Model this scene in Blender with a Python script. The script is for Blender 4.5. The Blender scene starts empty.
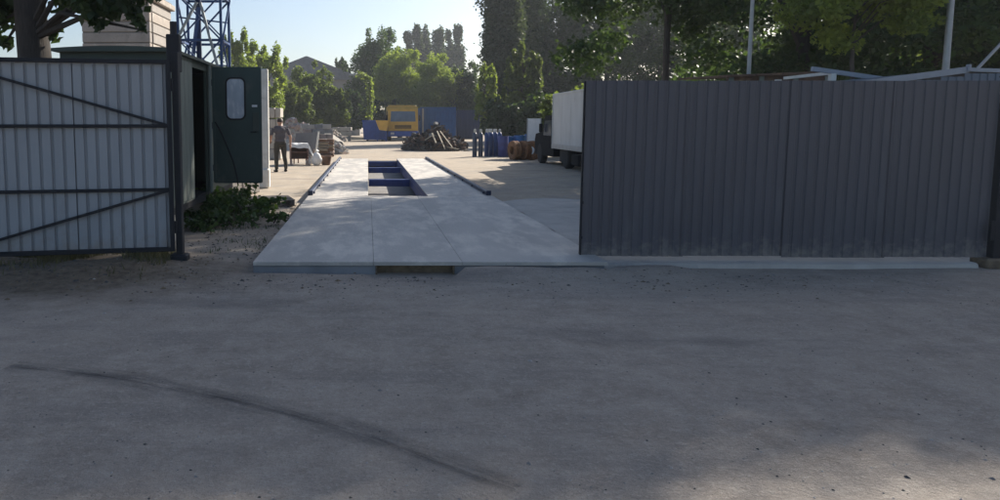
import bpy, math, random
import numpy as np
from mathutils import Vector, Matrix
R = math.radians
scene = bpy.context.scene
COL = scene.collection

# ------------------------------------------------------------------ camera
FPX, CAM_H, PITCH, PY, PX = 740.0, 1.6, R(6.0), 202.0, 368.0
cd = bpy.data.cameras.new('camera'); cam = bpy.data.objects.new('camera', cd); COL.objects.link(cam)
cam.location = (0, 0, CAM_H); cam.rotation_euler = (R(90) - PITCH, 0, 0)
cd.sensor_width = 36; cd.lens = FPX / 1000 * 36; cd.shift_y = -(250 - PY) / 1000; cd.shift_x = (500 - PX) / 1000
cd.clip_start = 0.05; cd.clip_end = 5000
scene.camera = cam

# ------------------------------------------------------------------ light
SUN_AZ, SUN_EL = R(45.5), R(30.7)           # azimuth clockwise from +Y (the view direction)
world = bpy.data.worlds.new('World'); scene.world = world; world.use_nodes = True
wn = world.node_tree.nodes; wl = world.node_tree.links; wn.clear()
sky = wn.new('ShaderNodeTexSky'); sky.sky_type = 'NISHITA'; sky.sun_disc = False
sky.sun_elevation = SUN_EL; sky.sun_rotation = SUN_AZ; sky.altitude = 120
sky.air_density = 1.0; sky.dust_density = 2.2; sky.ozone_density = 2.6
bg = wn.new('ShaderNodeBackground'); bg.inputs[1].default_value = 0.07
wo = wn.new('ShaderNodeOutputWorld')
wl.new(sky.outputs[0], bg.inputs[0]); wl.new(bg.outputs[0], wo.inputs[0])
sd = bpy.data.lights.new('sun', 'SUN'); sd.energy = 4.5; sd.angle = R(0.53); sd.color = (1, 0.93, 0.82)
sun = bpy.data.objects.new('sun', sd); COL.objects.link(sun)
SUN_DIR = Vector((math.sin(SUN_AZ) * math.cos(SUN_EL), math.cos(SUN_AZ) * math.cos(SUN_EL), math.sin(SUN_EL)))
sun.rotation_euler = SUN_DIR.to_track_quat('Z', 'Y').to_euler()
sun.location = SUN_DIR * 60
vs = scene.view_settings
vs.view_transform = 'Standard'; vs.look = 'None'; vs.gamma = 1; vs.use_curve_mapping = False
vs.exposure = 1.13
scene.render.engine = 'CYCLES'

# ------------------------------------------------------------------ pixel -> place
def ray(x, y):
    dx, dy = (x - PX) / FPX, (y - PY) / FPX
    return Vector((dx, math.cos(PITCH) - dy * math.sin(PITCH), -math.sin(PITCH) - dy * math.cos(PITCH)))
def gnd(x, y, z=0.0):
    d = ray(x, y); k = (z - CAM_H) / d.z
    return Vector((0, 0, CAM_H)) + d * k
def at(x, y, Y):
    d = ray(x, y); return Vector((0, 0, CAM_H)) + d * (Y / d.y)
TH = 0.0                                          # the weighbridge runs along the view axis
def P(t, s, z=0.0):
    return Vector((t * math.cos(TH) - s * math.sin(TH), t * math.sin(TH) + s * math.cos(TH), z))
def TS(v):
    return (v.x * math.cos(TH) + v.y * math.sin(TH), -v.x * math.sin(TH) + v.y * math.cos(TH))

# ------------------------------------------------------------------ materials
MATS = {}
def mat(name, c1, c2=None, scale=6.0, rough=0.7, bump=0.0, bscale=None, metal=0.0, spec=0.4, c3=None, c3amt=0.5, c3scale=2.0, stretch=(1, 1, 1), coords='Object', splash=None):
    if name in MATS: return MATS[name]
    m = bpy.data.materials.new(name); m.use_nodes = True; MATS[name] = m
    n, l = m.node_tree.nodes, m.node_tree.links
    b = n['Principled BSDF']; b.inputs['Roughness'].default_value = rough
    b.inputs['Metallic'].default_value = metal; b.inputs['Specular IOR Level'].default_value = spec
    tc = n.new('ShaderNodeTexCoord'); mp = n.new('ShaderNodeMapping'); mp.inputs['Scale'].default_value = stretch
    l.new(tc.outputs[coords], mp.inputs[0])
    c2 = c2 or tuple(x * 0.75 for x in c1)
    nz = n.new('ShaderNodeTexNoise'); nz.inputs['Scale'].default_value = scale; nz.inputs['Detail'].default_value = 7
    l.new(mp.outputs[0], nz.inputs[0])
    cr = n.new('ShaderNodeValToRGB'); cr.color_ramp.elements[0].position = .32; cr.color_ramp.elements[1].position = .68
    cr.color_ramp.elements[0].color = (*c2, 1); cr.color_ramp.elements[1].color = (*c1, 1)
    l.new(nz.outputs[0], cr.inputs[0]); out = cr.outputs[0]
    if c3:
        n3 = n.new('ShaderNodeTexNoise'); n3.inputs['Scale'].default_value = c3scale; n3.inputs['Detail'].default_value = 9
        n3.inputs['Roughness'].default_value = .65
        l.new(mp.outputs[0], n3.inputs[0])
        r3 = n.new('ShaderNodeValToRGB'); r3.color_ramp.elements[0].position = 1 - c3amt - .06; r3.color_ramp.elements[1].position = 1 - c3amt + .09
        l.new(n3.outputs[0], r3.inputs[0])
        mx = n.new('ShaderNodeMix'); mx.data_type = 'RGBA'
        l.new(r3.outputs[0], mx.inputs[0]); l.new(out, mx.inputs[6]); mx.inputs[7].default_value = (*c3, 1); out = mx.outputs[2]
    if splash:                                             # dried mud splashed up from the ground, object z from the lower edge
        sp = n.new('ShaderNodeSeparateXYZ'); l.new(tc.outputs['Object'], sp.inputs[0])
        ns_ = n.new('ShaderNodeTexNoise'); ns_.inputs['Scale'].default_value = 9; ns_.inputs['Detail'].default_value = 8; ns_.inputs['Roughness'].default_value = .7
        l.new(tc.outputs['Object'], ns_.inputs[0])
        a1 = n.new('ShaderNodeMath'); a1.operation = 'MULTIPLY_ADD'; a1.inputs[1].default_value = -.95; l.new(sp.outputs[2], a1.inputs[0]); l.new(ns_.outputs[0], a1.inputs[2])
        rs = n.new('ShaderNodeValToRGB'); rs.color_ramp.elements[0].position = .32; rs.color_ramp.elements[1].position = .62; rs.color_ramp.elements[1].color = (.6, .6, .6, 1)
        l.new(a1.outputs[0], rs.inputs[0])
        ms = n.new('ShaderNodeMix'); ms.data_type = 'RGBA'; l.new(rs.outputs[0], ms.inputs[0]); l.new(out, ms.inputs[6]); ms.inputs[7].default_value = (*splash, 1); out = ms.outputs[2]
    l.new(out, b.inputs['Base Color'])
    rr = n.new('ShaderNodeMapRange'); rr.inputs[3].default_value = max(.05, rough - .12); rr.inputs[4].default_value = min(1, rough + .12)
    l.new(nz.outputs[0], rr.inputs[0]); l.new(rr.outputs[0], b.inputs['Roughness'])
    if bump:
        nb = n.new('ShaderNodeTexNoise'); nb.inputs['Scale'].default_value = bscale or scale * 4; nb.inputs['Detail'].default_value = 6
        l.new(mp.outputs[0], nb.inputs[0])
        bp = n.new('ShaderNodeBump'); bp.inputs['Strength'].default_value = bump; bp.inputs['Distance'].default_value = .02
        l.new(nb.outputs[0], bp.inputs['Height']); l.new(bp.outputs[0], b.inputs['Normal'])
    return m

def leafmat(name, dark, light, trans=.45, tcol=None):
    if name in MATS: return MATS[name]
    m = bpy.data.materials.new(name); m.use_nodes = True; MATS[name] = m
    n, l = m.node_tree.nodes, m.node_tree.links; n.clear()
    at_ = n.new('ShaderNodeAttribute'); at_.attribute_name = 'tint'
    cr = n.new('ShaderNodeValToRGB'); cr.color_ramp.elements[0].color = (*dark, 1); cr.color_ramp.elements[1].color = (*light, 1)
    l.new(at_.outputs['Fac'], cr.inputs[0])
    df = n.new('ShaderNodeBsdfPrincipled'); df.inputs['Roughness'].default_value = .55; df.inputs['Specular IOR Level'].default_value = .3
    tr = n.new('ShaderNodeBsdfTranslucent'); mx = n.new('ShaderNodeMixShader'); mx.inputs[0].default_value = trans
    hs = n.new('ShaderNodeMix'); hs.data_type = 'RGBA'; hs.blend_type = 'MULTIPLY'; hs.inputs[0].default_value = 1
    hs.inputs[7].default_value = (*(tcol or (1.4, 1.5, .6)), 1)
    l.new(cr.outputs[0], df.inputs['Base Color']); l.new(cr.outputs[0], hs.inputs[6]); l.new(hs.outputs[2], tr.inputs[0])
    l.new(df.outputs[0], mx.inputs[1]); l.new(tr.outputs[0], mx.inputs[2])
    o = n.new('ShaderNodeOutputMaterial'); l.new(mx.outputs[0], o.inputs[0])
    return m

# ------------------------------------------------------------------ mesh building
class MB:
    def __init__(self): self.v = []; self.f = []; self.mi = []
    def add(self, vs, fs, mi=0):
        k = len(self.v); self.v += [tuple(p) for p in vs]; self.f += [tuple(i + k for i in q) for q in fs]; self.mi += [mi] * len(fs); return self
    def box(self, c, s, rot=None, ch=0.0, mi=0):
        hx, hy, hz = s[0] / 2, s[1] / 2, s[2] / 2; M = rot or Matrix.Identity(3); c = Vector(c)
        if ch <= 0:
            V = [(x, y, z) for x in (-hx, hx) for y in (-hy, hy) for z in (-hz, hz)]
            F = [(0, 1, 3, 2), (4, 6, 7, 5), (0, 4, 5, 1), (2, 3, 7, 6), (0, 2, 6, 4), (1, 5, 7, 3)]
        else:
            ch = min(ch, hx * .9, hy * .9, hz * .9); V = []; idx = {}
            for sx in (-1, 1):
                for sy in (-1, 1):
                    for sz in (-1, 1):
                        for a in range(3):
                            p = [sx * (hx - ch), sy * (hy - ch), sz * (hz - ch)]; p[a] += (sx, sy, sz)[a] * ch
                            idx[(sx, sy, sz, a)] = len(V); V.append(tuple(p))
            F = []; g = lambda *k: idx[k]
            for s_ in (-1, 1):
                F.append((g(s_, -1, -1, 0), g(s_, 1, -1, 0), g(s_, 1, 1, 0), g(s_, -1, 1, 0)))
                F.append((g(-1, s_, -1, 1), g(1, s_, -1, 1), g(1, s_, 1, 1), g(-1, s_, 1, 1)))
                F.append((g(-1, -1, s_, 2), g(1, -1, s_, 2), g(1, 1, s_, 2), g(-1, 1, s_, 2)))
                for u in (-1, 1):
                    F.append((g(s_, u, -1, 0), g(s_, u, 1, 0), g(s_, u, 1, 1), g(s_, u, -1, 1)))
                    F.append((g(s_, -1, u, 0), g(s_, 1, u, 0), g(s_, 1, u, 2), g(s_, -1, u, 2)))
                    F.append((g(-1, s_, u, 1), g(1, s_, u, 1), g(1, s_, u, 2), g(-1, s_, u, 2)))
                    for w in (-1, 1): F.append((g(s_, u, w, 0), g(s_, u, w, 1), g(s_, u, w, 2)))
        return self.add([M @ Vector(p) + c for p in V], F, mi)
    def bar(self, a, b, w, d=None, ch=0.0, mi=0, up=(0, 0, 1)):
        a, b = Vector(a), Vector(b); z = (b - a).normalized(); u = Vector(up)
        if abs(z.dot(u)) > .98: u = Vector((0, 1, 0))
        x = u.cross(z).normalized(); y = z.cross(x)
        return self.box((a + b) / 2, (w, d or w, (b - a).length), Matrix((x, y, z)).transposed(), ch, mi)
    def tube(self, pts, rad, n=8, cap=True, mi=0):
        pts = [Vector(p) for p in pts]
        if not hasattr(rad, '__len__'): rad = [rad] * len(pts)
        V, F = [], []; ref = None
        for i, p in enumerate(pts):
            d = (pts[min(i + 1, len(pts) - 1)] - pts[max(i - 1, 0)]).normalized()
            if ref is None: ref = Vector((1, 0, 0)) if abs(d.x) < .9 else Vector((0, 1, 0))
            x = (ref - d * ref.dot(d)).normalized(); y = d.cross(x); ref = x
            for k in range(n):
                a = 2 * math.pi * k / n; V.append(p + (x * math.cos(a) + y * math.sin(a)) * rad[i])
        for i in range(len(pts) - 1):
            for k in range(n): F.append((i * n + k, i * n + (k + 1) % n, (i + 1) * n + (k + 1) % n, (i + 1) * n + k))
        if cap: F.append(tuple(range(n))[::-1]); F.append(tuple(range((len(pts) - 1) * n, len(pts) * n)))
        return self.add(V, F, mi)
    def lathe(self, prof, n=16, M=None, mi=0):
        V, F = [], []; M = M or Matrix.Identity(4)
        for r, z in prof:
            for k in range(n): a = 2 * math.pi * k / n; V.append(M @ Vector((r * math.cos(a), r * math.sin(a), z)))
        for i in range(len(prof) - 1):
            for k in range(n): F.append((i * n + k, i * n + (k + 1) % n, (i + 1) * n + (k + 1) % n, (i + 1) * n + k))
        F.append(tuple(range(n))[::-1]); F.append(tuple(range((len(prof) - 1) * n, len(prof) * n)))
        return self.add(V, F, mi)
    def prism(self, poly, y0, y1, mi=0, axis='y'):     # poly in (x, z), extruded along y (or poly (y,z) along x)
        n = len(poly)
        mk = (lambda p, q: (p[0], q, p[1])) if axis == 'y' else ((lambda p, q: (q, p[0], p[1])) if axis == 'x' else (lambda p, q: (p[0], p[1], q)))
        V = [mk(p, y0) for p in poly] + [mk(p, y1) for p in poly]
        F = [tuple(range(n)), tuple(range(2 * n - 1, n - 1, -1))] + [(i, (i + 1) % n, n + (i + 1) % n, n + i)[::-1] for i in range(n)]
        return self.add(V, F, mi)
    def ell(self, c, r, n=12, m=8, mi=0):
        V, F = [], []
        for i in range(m + 1):
            a = math.pi * i / m
            for k in range(n):
                b = 2 * math.pi * k / n
                V.append((c[0] + r[0] * math.sin(a) * math.cos(b), c[1] + r[1] * math.sin(a) * math.sin(b), c[2] + r[2] * math.cos(a)))
        for i in range(m):
            for k in range(n): F.append((i * n + k, (i + 1) * n + k, (i + 1) * n + (k + 1) % n, i * n + (k + 1) % n))
        return self.add(V, F, mi)
    def mesh(self, name):
        me = bpy.data.meshes.new(name); me.from_pydata(self.v, [], self.f); me.update(); return me
    def build(self, name, m, parent=None, smooth=False, loc=None, rz=None):
        me = self.mesh(name)
        for mm in (m if isinstance(m, (list, tuple)) else [m]): me.materials.append(mm)
        if any(self.mi): me.polygons.foreach_set('material_index', self.mi)
        import bmesh
        bm = bmesh.new(); bm.from_mesh(me); bmesh.ops.recalc_face_normals(bm, faces=bm.faces); bm.to_mesh(me); bm.free()
        if smooth:
            me.polygons.foreach_set('use_smooth', [True] * len(me.polygons))
            try: me.set_sharp_from_angle(angle=R(40))
            except Exception: pass
        return link(name, me, parent, loc, rz)
def link(name, me, parent=None, loc=None, rz=None):
    o = bpy.data.objects.new(name, me); COL.objects.link(o); o.parent = parent
    if loc is not None: o.location = loc
    if rz is not None: o.rotation_euler[2] = rz
    return o
def tag(o, label=None, cat=None, group=None, kind=None):
    if label: o['label'] = label
    if cat: o['category'] = cat
    if group: o['group'] = group
    if kind: o['kind'] = kind
    return o
def thing(name, label, cat, loc=(0, 0, 0), rz=0.0, group=None):
    o = bpy.data.objects.new(name, None); COL.objects.link(o); o.location = loc; o.rotation_euler = (0, 0, rz)
    o.empty_display_size = .1
    return tag(o, label, cat, group)
def copy_tree(o, parent=None):
    c = o.copy(); COL.objects.link(c); c.parent = parent
    for ch in o.children: copy_tree(ch, c)
    return c
def rotz(a): return Matrix.Rotation(a, 3, 'Z')
def rotx(a): return Matrix.Rotation(a, 3, 'X')
def roty(a): return Matrix.Rotation(a, 3, 'Y')

def quadmesh(name, co, tint=None, m=None, parent=None):
    """co: (n,4,3) array of quads -> one object"""
    n = co.shape[0]; me = bpy.data.meshes.new(name)
    me.vertices.add(n * 4); me.vertices.foreach_set('co', co.reshape(-1).astype(np.float32))
    me.loops.add(n * 4); me.loops.foreach_set('vertex_index', np.arange(n * 4, dtype=np.int32))
    me.polygons.add(n); me.polygons.foreach_set('loop_start', np.arange(0, n * 4, 4, dtype=np.int32))
    try: me.polygons.foreach_set('loop_total', np.full(n, 4, dtype=np.int32))
    except Exception: pass
    if tint is not None:
        a = me.attributes.new('tint', 'FLOAT', 'POINT'); a.data.foreach_set('value', np.repeat(tint, 4).astype(np.float32))
    me.update(calc_edges=True); me.validate()
    if m: me.materials.append(m)
    return link(name, me, parent)

# ---- value noise for terrain
_rng = np.random.default_rng(7); _tab = _rng.random((256, 256))
def vnoise(x, y):
    xi, yi = np.floor(x).astype(int), np.floor(y).astype(int); fx, fy = x - xi, y - yi
    fx, fy = fx * fx * (3 - 2 * fx), fy * fy * (3 - 2 * fy); T = lambda a, b: _tab[a % 256, b % 256]
    return (T(xi, yi) * (1 - fx) + T(xi + 1, yi) * fx) * (1 - fy) + (T(xi, yi + 1) * (1 - fx) + T(xi + 1, yi + 1) * fx) * fy

# ================================================================== THE SETTING
DZ = 0.12                                             # deck height
s_near = TS(gnd(368, 262, DZ))[1]; s_mid = TS(gnd(368, 196, DZ))[1]; s_far = TS(gnd(368, 158.5, DZ))[1]
t_l = TS(gnd(308, 196, DZ))[0]; t_r = TS(gnd(492, 196, DZ))[0]; t_g = TS(gnd(428, 196, DZ))[0]
print('deck', s_near, s_mid, s_far, t_l, t_r, t_g)

def gheight(X, Y):
    h = (vnoise(X * .8 + 40, Y * .8 + 11) - .5) * .035 + (vnoise(X * 2.7, Y * 2.7) - .5) * .012
    far = np.clip((np.hypot(X, Y) - 2) / 3, 0, 1)
    h = h * far
    # low dirt bank along the foot of the left gate
    bx = np.clip((-1.5 - X) / 1.2, 0, 1); by = np.exp(-((Y - 8.0) / .75) ** 2)
    h += bx * by * (.05 + .09 * vnoise(X * 1.9 + 5, Y * 1.9))
    # soil ridge against the ramp front, right of the hollow
    t = X * math.cos(TH) + Y * math.sin(TH); s = -X * math.sin(TH) + Y * math.cos(TH)
    front = np.exp(-((s - s_near + .02) / .28) ** 2) * (s < s_near + .05)
    h += front * np.clip((t - .95) / .08, 0, 1) * np.clip((t_r + 1.2 - t) / .5, 0, 1) * (.075 + .03 * vnoise(X * 3, Y * 3))
    h -= front * np.clip((t + .05) / .1, 0, 1) * np.clip((1.0 - t) / .1, 0, 1) * .05
    # keep clear below the plates
    ins = (t > t_l - .1) & (t < t_r + .1) & (s > s_near + .03) & (s < s_far + .3)
    h = np.where(ins, -.02, h)
    h = np.where(Y > 32, h * .6, h)
    return h
def gz(x, y): return float(gheight(np.array([float(x)]), np.array([float(y)]))[0])

def lines(lo, hi, dlo, dhi, step, extra):
    core = list(np.arange(dlo, dhi + 1e-6, step)); out = []; k = step
    x = dhi
    while x < hi: k *= 1.35; x += k; out.append(min(x, hi))
    neg = []; k = step; x = dlo
    while x > lo: k *= 1.35; x -= k; neg.append(max(x, lo))
    L = sorted(set(np.round(core + out + neg + extra, 4)))
    res = [L[0]]
    for v in L[1:]:
        if v - res[-1] > .02 or v in extra:
            if v in extra and v - res[-1] <= .02 and res[-1] not in extra: res[-1] = v
            else: res.append(v)
    return np.array(res)
hole = [round(0.0, 4), round(float(t_g), 4), round(float(s_mid), 4), round(float(s_far), 4)]
tl = lines(-400, 400, -11, 11, .14, [hole[0], hole[1]]); sl = lines(-60, 480, 1.2, 20, .14, [hole[2], hole[3]])
TT, SS = np.meshgrid(tl, sl)
XX = TT * math.cos(TH) - SS * math.sin(TH); YY = TT * math.sin(TH) + SS * math.cos(TH)
ZZ = gheight(XX, YY)
nt, ns = len(tl), len(sl)
faces = []
for j in range(ns - 1):
    for i in range(nt - 1):
        if hole[0] - 1e-3 <= tl[i] and tl[i + 1] <= hole[1] + 1e-3 and hole[2] - 1e-3 <= sl[j] and sl[j + 1] <= hole[3] + 1e-3: continue
        a = j * nt + i; faces.append((a, a + 1, a + nt + 1, a + nt))
me = bpy.data.meshes.new('ground'); me.from_pydata(np.stack([XX, YY, ZZ], -1).reshape(-1, 3).tolist(), [], faces); me.update()
me.polygons.foreach_set('use_smooth', [True] * len(me.polygons))
ground = link('ground', me); tag(ground, kind='structure')

def ground_material():
    m = bpy.data.materials.new('ground'); m.use_nodes = True; n, l = m.node_tree.nodes, m.node_tree.links
    b = n['Principled BSDF']; b.inputs['Specular IOR Level'].default_value = .25
    g = n.new('ShaderNodeNewGeometry'); sx = n.new('ShaderNodeSeparateXYZ'); l.new(g.outputs['Position'], sx.inputs[0])
    def noise(sc, det=8, ro=.6, st=None):
        z = n.new('ShaderNodeTexNoise'); z.inputs['Scale'].default_value = sc; z.inputs['Detail'].default_value = det; z.inputs['Roughness'].default_value = ro
        if st:
            mp = n.new('ShaderNodeMapping'); mp.inputs['Scale'].default_value = st; l.new(g.outputs['Position'], mp.inputs[0]); l.new(mp.outputs[0], z.inputs[0])
        else: l.new(g.outputs['Position'], z.inputs[0])
        return z.outputs[0]
    def ramp(x, p0, p1, c0=(0, 0, 0), c1=(1, 1, 1)):
        r = n.new('ShaderNodeValToRGB'); r.color_ramp.elements[0].position = p0; r.color_ramp.elements[1].position = p1
        r.color_ramp.elements[0].color = (*c0, 1); r.color_ramp.elements[1].color = (*c1, 1); l.new(x, r.inputs[0]); return r.outputs[0]
    def mix(fac, a, c):
        x = n.new('ShaderNodeMix'); x.data_type = 'RGBA'
        for i, s in ((0, fac), (6, a), (7, c)):
            if isinstance(s, tuple): x.inputs[i].default_value = (*s, 1)
            elif isinstance(s, float): x.inputs[i].default_value = s
            else: l.new(s, x.inputs[i])
        return x.outputs[2]
    def mth(op, a, c, clamp=False):
        x = n.new('ShaderNodeMath'); x.operation = op; x.use_clamp = clamp
        for i, s in ((0, a), (1, c)):
            if isinstance(s, (int, float)): x.inputs[i].default_value = s
            else: l.new(s, x.inputs[i])
        return x.outputs[0]
    big = noise(.45, 6); mid = noise(2.2, 9, .7); fine = noise(38, 5, .7); grain = noise(160, 3, .8)
    # dusty asphalt of the roadway
    asp = ramp(noise(3.1, 10, .78), .36, .66, (.25, .212, .178), (.42, .365, .31))
    asp = mix(mth('MULTIPLY', ramp(big, .40, .66), .6), asp, (.40, .345, .29))
    asp = mix(mth('MULTIPLY', ramp(noise(1.0, 11, .8, (.45, 1.7, 1)), .50, .60), .6), asp, (.25, .222, .197))
    asp = mix(mth('MULTIPLY', ramp(noise(14, 8, .8), .52, .64), .5), asp, (.47, .41, .35))
    asp = mix(mth('MULTIPLY', ramp(noise(22, 8, .8), .56, .66), .6), asp, (.16, .138, .12))
    asp = mix(mth('MULTIPLY', ramp(fine, .54, .70), .6), asp, (.50, .45, .39))
    asp = mix(mth('MULTIPLY', ramp(grain, .54, .68), .7), asp, (.09, .082, .075))
    # yard: packed sandy dirt
    yd = ramp(mid, .3, .7, (.33, .27, .205), (.46, .39, .305))
    yd = mix(mth('MULTIPLY', ramp(noise(.8, 7, .65), .5, .66), .7), yd, (.28, .255, .225))
    yd = mix(mth('MULTIPLY', ramp(fine, .56, .72), .5), yd, (.50, .46, .40))
    yd = mix(mth('MULTIPLY', ramp(grain, .6, .72), .4), yd, (.14, .12, .10))
    # boundary: dirt drifts out of the gateway on to the road
    yy = mth('ADD', sx.outputs[1], mth('MULTIPLY', mth('SUBTRACT', big, .5), 4.5)); yy = mth('ADD', yy, mth('MULTIPLY', mth('SUBTRACT', mid, .5), 3.0))
    fac = ramp(mth('MULTIPLY', mth('SUBTRACT', yy, 6.2), .12, True), 0.0, 1.0)
    col = mix(fac, asp, yd)
    # brown earth by the foot of the left gate
    dx = mth('MULTIPLY', mth('ADD', sx.outputs[0], 3.8), .42); dy = mth('MULTIPLY', mth('SUBTRACT', sx.outputs[1], 7.9), .75)
    dd = mth('SQRT', mth('ADD', mth('MULTIPLY', dx, dx), mth('MULTIPLY', dy, dy)), 0)
    dd = mth('ADD', dd, mth('MULTIPLY', mth('SUBTRACT', mid, .5), 1.1))
    earth = mix(ramp(noise(9, 7, .7), .35, .65), (.09, .07, .05), (.19, .155, .115))
    col = mix(ramp(mth('MULTIPLY', dd, .6), .38, .80, (1, 1, 1), (0, 0, 0)), col, earth)
    # dark oily patches
    col = mix(mth('MULTIPLY', ramp(noise(.4, 7, .6, (1, 2.6, 1)), .56, .68), .45), col, (.11, .108, .11))
    l.new(col, b.inputs['Base Color'])
    b.inputs['Roughness'].default_value = .9
    bp = n.new('ShaderNodeBump'); bp.inputs['Strength'].default_value = .8; bp.inputs['Distance'].default_value = .02
    l.new(mth('ADD', mth('MULTIPLY', fine, 1.0), mth('MULTIPLY', grain, .35)), bp.inputs['Height']); l.new(bp.outputs[0], b.inputs['Normal'])
    return m
me.materials.append(ground_material())

concrete = mat('concrete', (.50, .465, .415), (.38, .352, .315), 2.6, .85, .5, 40, c3=(.31, .288, .26), c3amt=.42, c3scale=1.3)
# pale concrete paving right of the ramp and under the right gate
def sheet(name, poly_fn, nx, ny, m):
    V = [poly_fn(i / nx, j / ny) for j in range(ny + 1) for i in range(nx + 1)]
    F = [(j * (nx + 1) + i, j * (nx + 1) + i + 1, (j + 1) * (nx + 1) + i + 1, (j + 1) * (nx + 1) + i) for j in range(ny) for i in range(nx)]
    me = bpy.data.meshes.new(name); me.from_pydata(V, [], F); me.update(); me.materials.append(m)
    o = link(name, me); tag(o, kind='structure'); return o
def apron(u, v):
    y0 = 8.34 + .05 * (float(vnoise(np.array(u * 40.0), np.array(3.3))) - .5)
    y1 = 15.2 + .6 * math.sin(u * 11); Y = y0 + (y1 - y0) * v
    tt = t_r + .12 + .1 * math.sin(v * 20); Xl = (tt + Y * math.sin(TH)) / math.cos(TH) - Y * math.tan(TH) * 0 - 2 * Y * math.sin(TH) / math.cos(TH) * 1.0
    # left edge follows the ramp side: t = const
    Xl = (tt - Y * math.sin(TH)) / math.cos(TH)
    X = Xl + (10.2 - Xl) * u
    return (X, Y, gz(X, Y) * .4 + .020)
sheet('concrete_apron', apron, 80, 60, concrete)

def concrete_strip():
    a, b_ = gnd(578, 268.5), gnd(978, 268.5); n = 40; rd = random.Random(6); V, F = [], []
    for i in range(n + 1):
        u = i / n; x = a.x + (b_.x - a.x) * u; y = a.y + (b_.y - a.y) * u + rd.uniform(-.012, .012); zt__ = .055 + rd.uniform(-.004, .004)
        V += [(x, y - .03, -.06), (x, y, zt__ - .012), (x, y + .03, zt__), (x, y + .42, zt__ + .004), (x, y + .8, zt__ + .004), (x, y + .8, -.06)]
    for i in range(n):
        for k in range(5): p = i * 6 + k; F.append((p, p + 6, p + 7, p + 1))
    F += [(0, 1, 2, 3, 4, 5), tuple(n * 6 + k for k in range(5, -1, -1))]
    tag(MB().add(V, F).build('concrete_strip', concrete), kind='structure')
concrete_strip()
# tyre mark swept across the roadway
def tyre_mark():
    px = [(10, 367), (30, 369), (60, 372), (140, 383), (220, 399), (290, 415), (350, 431), (400, 449), (450, 466), (490, 480), (520, 491)]
    pts = [gnd(*p) for p in px]
    sm = []
    for i in range(len(pts) - 1):
        for k in range(6):
            t = k / 6; p0, p1, p2, p3 = pts[max(i - 1, 0)], pts[i], pts[i + 1], pts[min(i + 2, len(pts) - 1)]
            sm.append(.5 * ((2 * p1) + (p2 - p0) * t + (2 * p0 - 5 * p1 + 4 * p2 - p3) * t * t + (3 * p1 - p0 - 3 * p2 + p3) * t ** 3))
    V, F, UV = [], [], []; L = 0; W = 6
    for i, p in enumerate(sm):
        d = (sm[min(i + 1, len(sm) - 1)] - sm[max(i - 1, 0)]).normalized(); nrm = Vector((-d.y, d.x, 0))
        if i: L += (p - sm[i - 1]).length
        for k in range(W + 1):
            q = p + nrm * ((k / W - .5) * .32); V.append((q.x, q.y, gz(q.x, q.y) + .005)); UV.append((L, k / W))
    for i in range(len(sm) - 1):
        for k in range(W): a = i * (W + 1) + k; F.append((a, a + 1, a + W + 2, a + W + 1))
    me = bpy.data.meshes.new('tyre_mark'); me.from_pydata(V, [], F); me.update()
    uv = me.uv_layers.new(name='uv')
    for lp in me.loops: uv.data[lp.index].uv = UV[lp.vertex_index]
    m = bpy.data.materials.new('tyre_mark'); m.use_nodes = True; n, l = m.node_tree.nodes, m.node_tree.links
    b = n['Principled BSDF']; b.inputs['Base Color'].default_value = (.035, .036, .042, 1); b.inputs['Roughness'].default_value = .8
    u = n.new('ShaderNodeUVMap'); sp = n.new('ShaderNodeSeparateXYZ'); l.new(u.outputs[0], sp.inputs[0])
    r = n.new('ShaderNodeValToRGB'); e = r.color_ramp.elements; e[0].position = .02; e[0].color = (0, 0, 0, 1); e[1].position = .98; e[1].color = (0, 0, 0, 1)
    for p, v in ((.2, .22), (.36, .32), (.47, .85), (.55, .9), (.66, .45), (.8, .3)):
        q = r.color_ramp.elements.new(p); q.color = (v, v, v, 1)
    l.new(sp.outputs[1], r.inputs[0])
    mp = n.new('ShaderNodeMapping'); mp.inputs['Scale'].default_value = (.9, 2.6, 1); l.new(u.outputs[0], mp.inputs[0])
    nz = n.new('ShaderNodeTexNoise'); nz.inputs['Scale'].default_value = 2.4; nz.inputs['Detail'].default_value = 8; nz.inputs['Roughness'].default_value = .7; l.new(mp.outputs[0], nz.inputs[0])
    r2 = n.new('ShaderNodeValToRGB'); r2.color_ramp.elements[0].position = .36; r2.color_ramp.elements[1].position = .6; l.new(nz.outputs[0], r2.inputs[0])
    mu = n.new('ShaderNodeMath'); mu.operation = 'MULTIPLY'; l.new(r.outputs[0], mu.inputs[0]); l.new(r2.outputs[0], mu.inputs[1])
    m2 = n.new('ShaderNodeMath'); m2.operation = 'MULTIPLY'; m2.inputs[1].default_value = .66; l.new(mu.outputs[0], m2.inputs[0])
    l.new(m2.outputs[0], b.inputs['Alpha'])
    me.materials.append(m); o = link('tyre_mark', me); tag(o, kind='structure')
tyre_mark()

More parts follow.
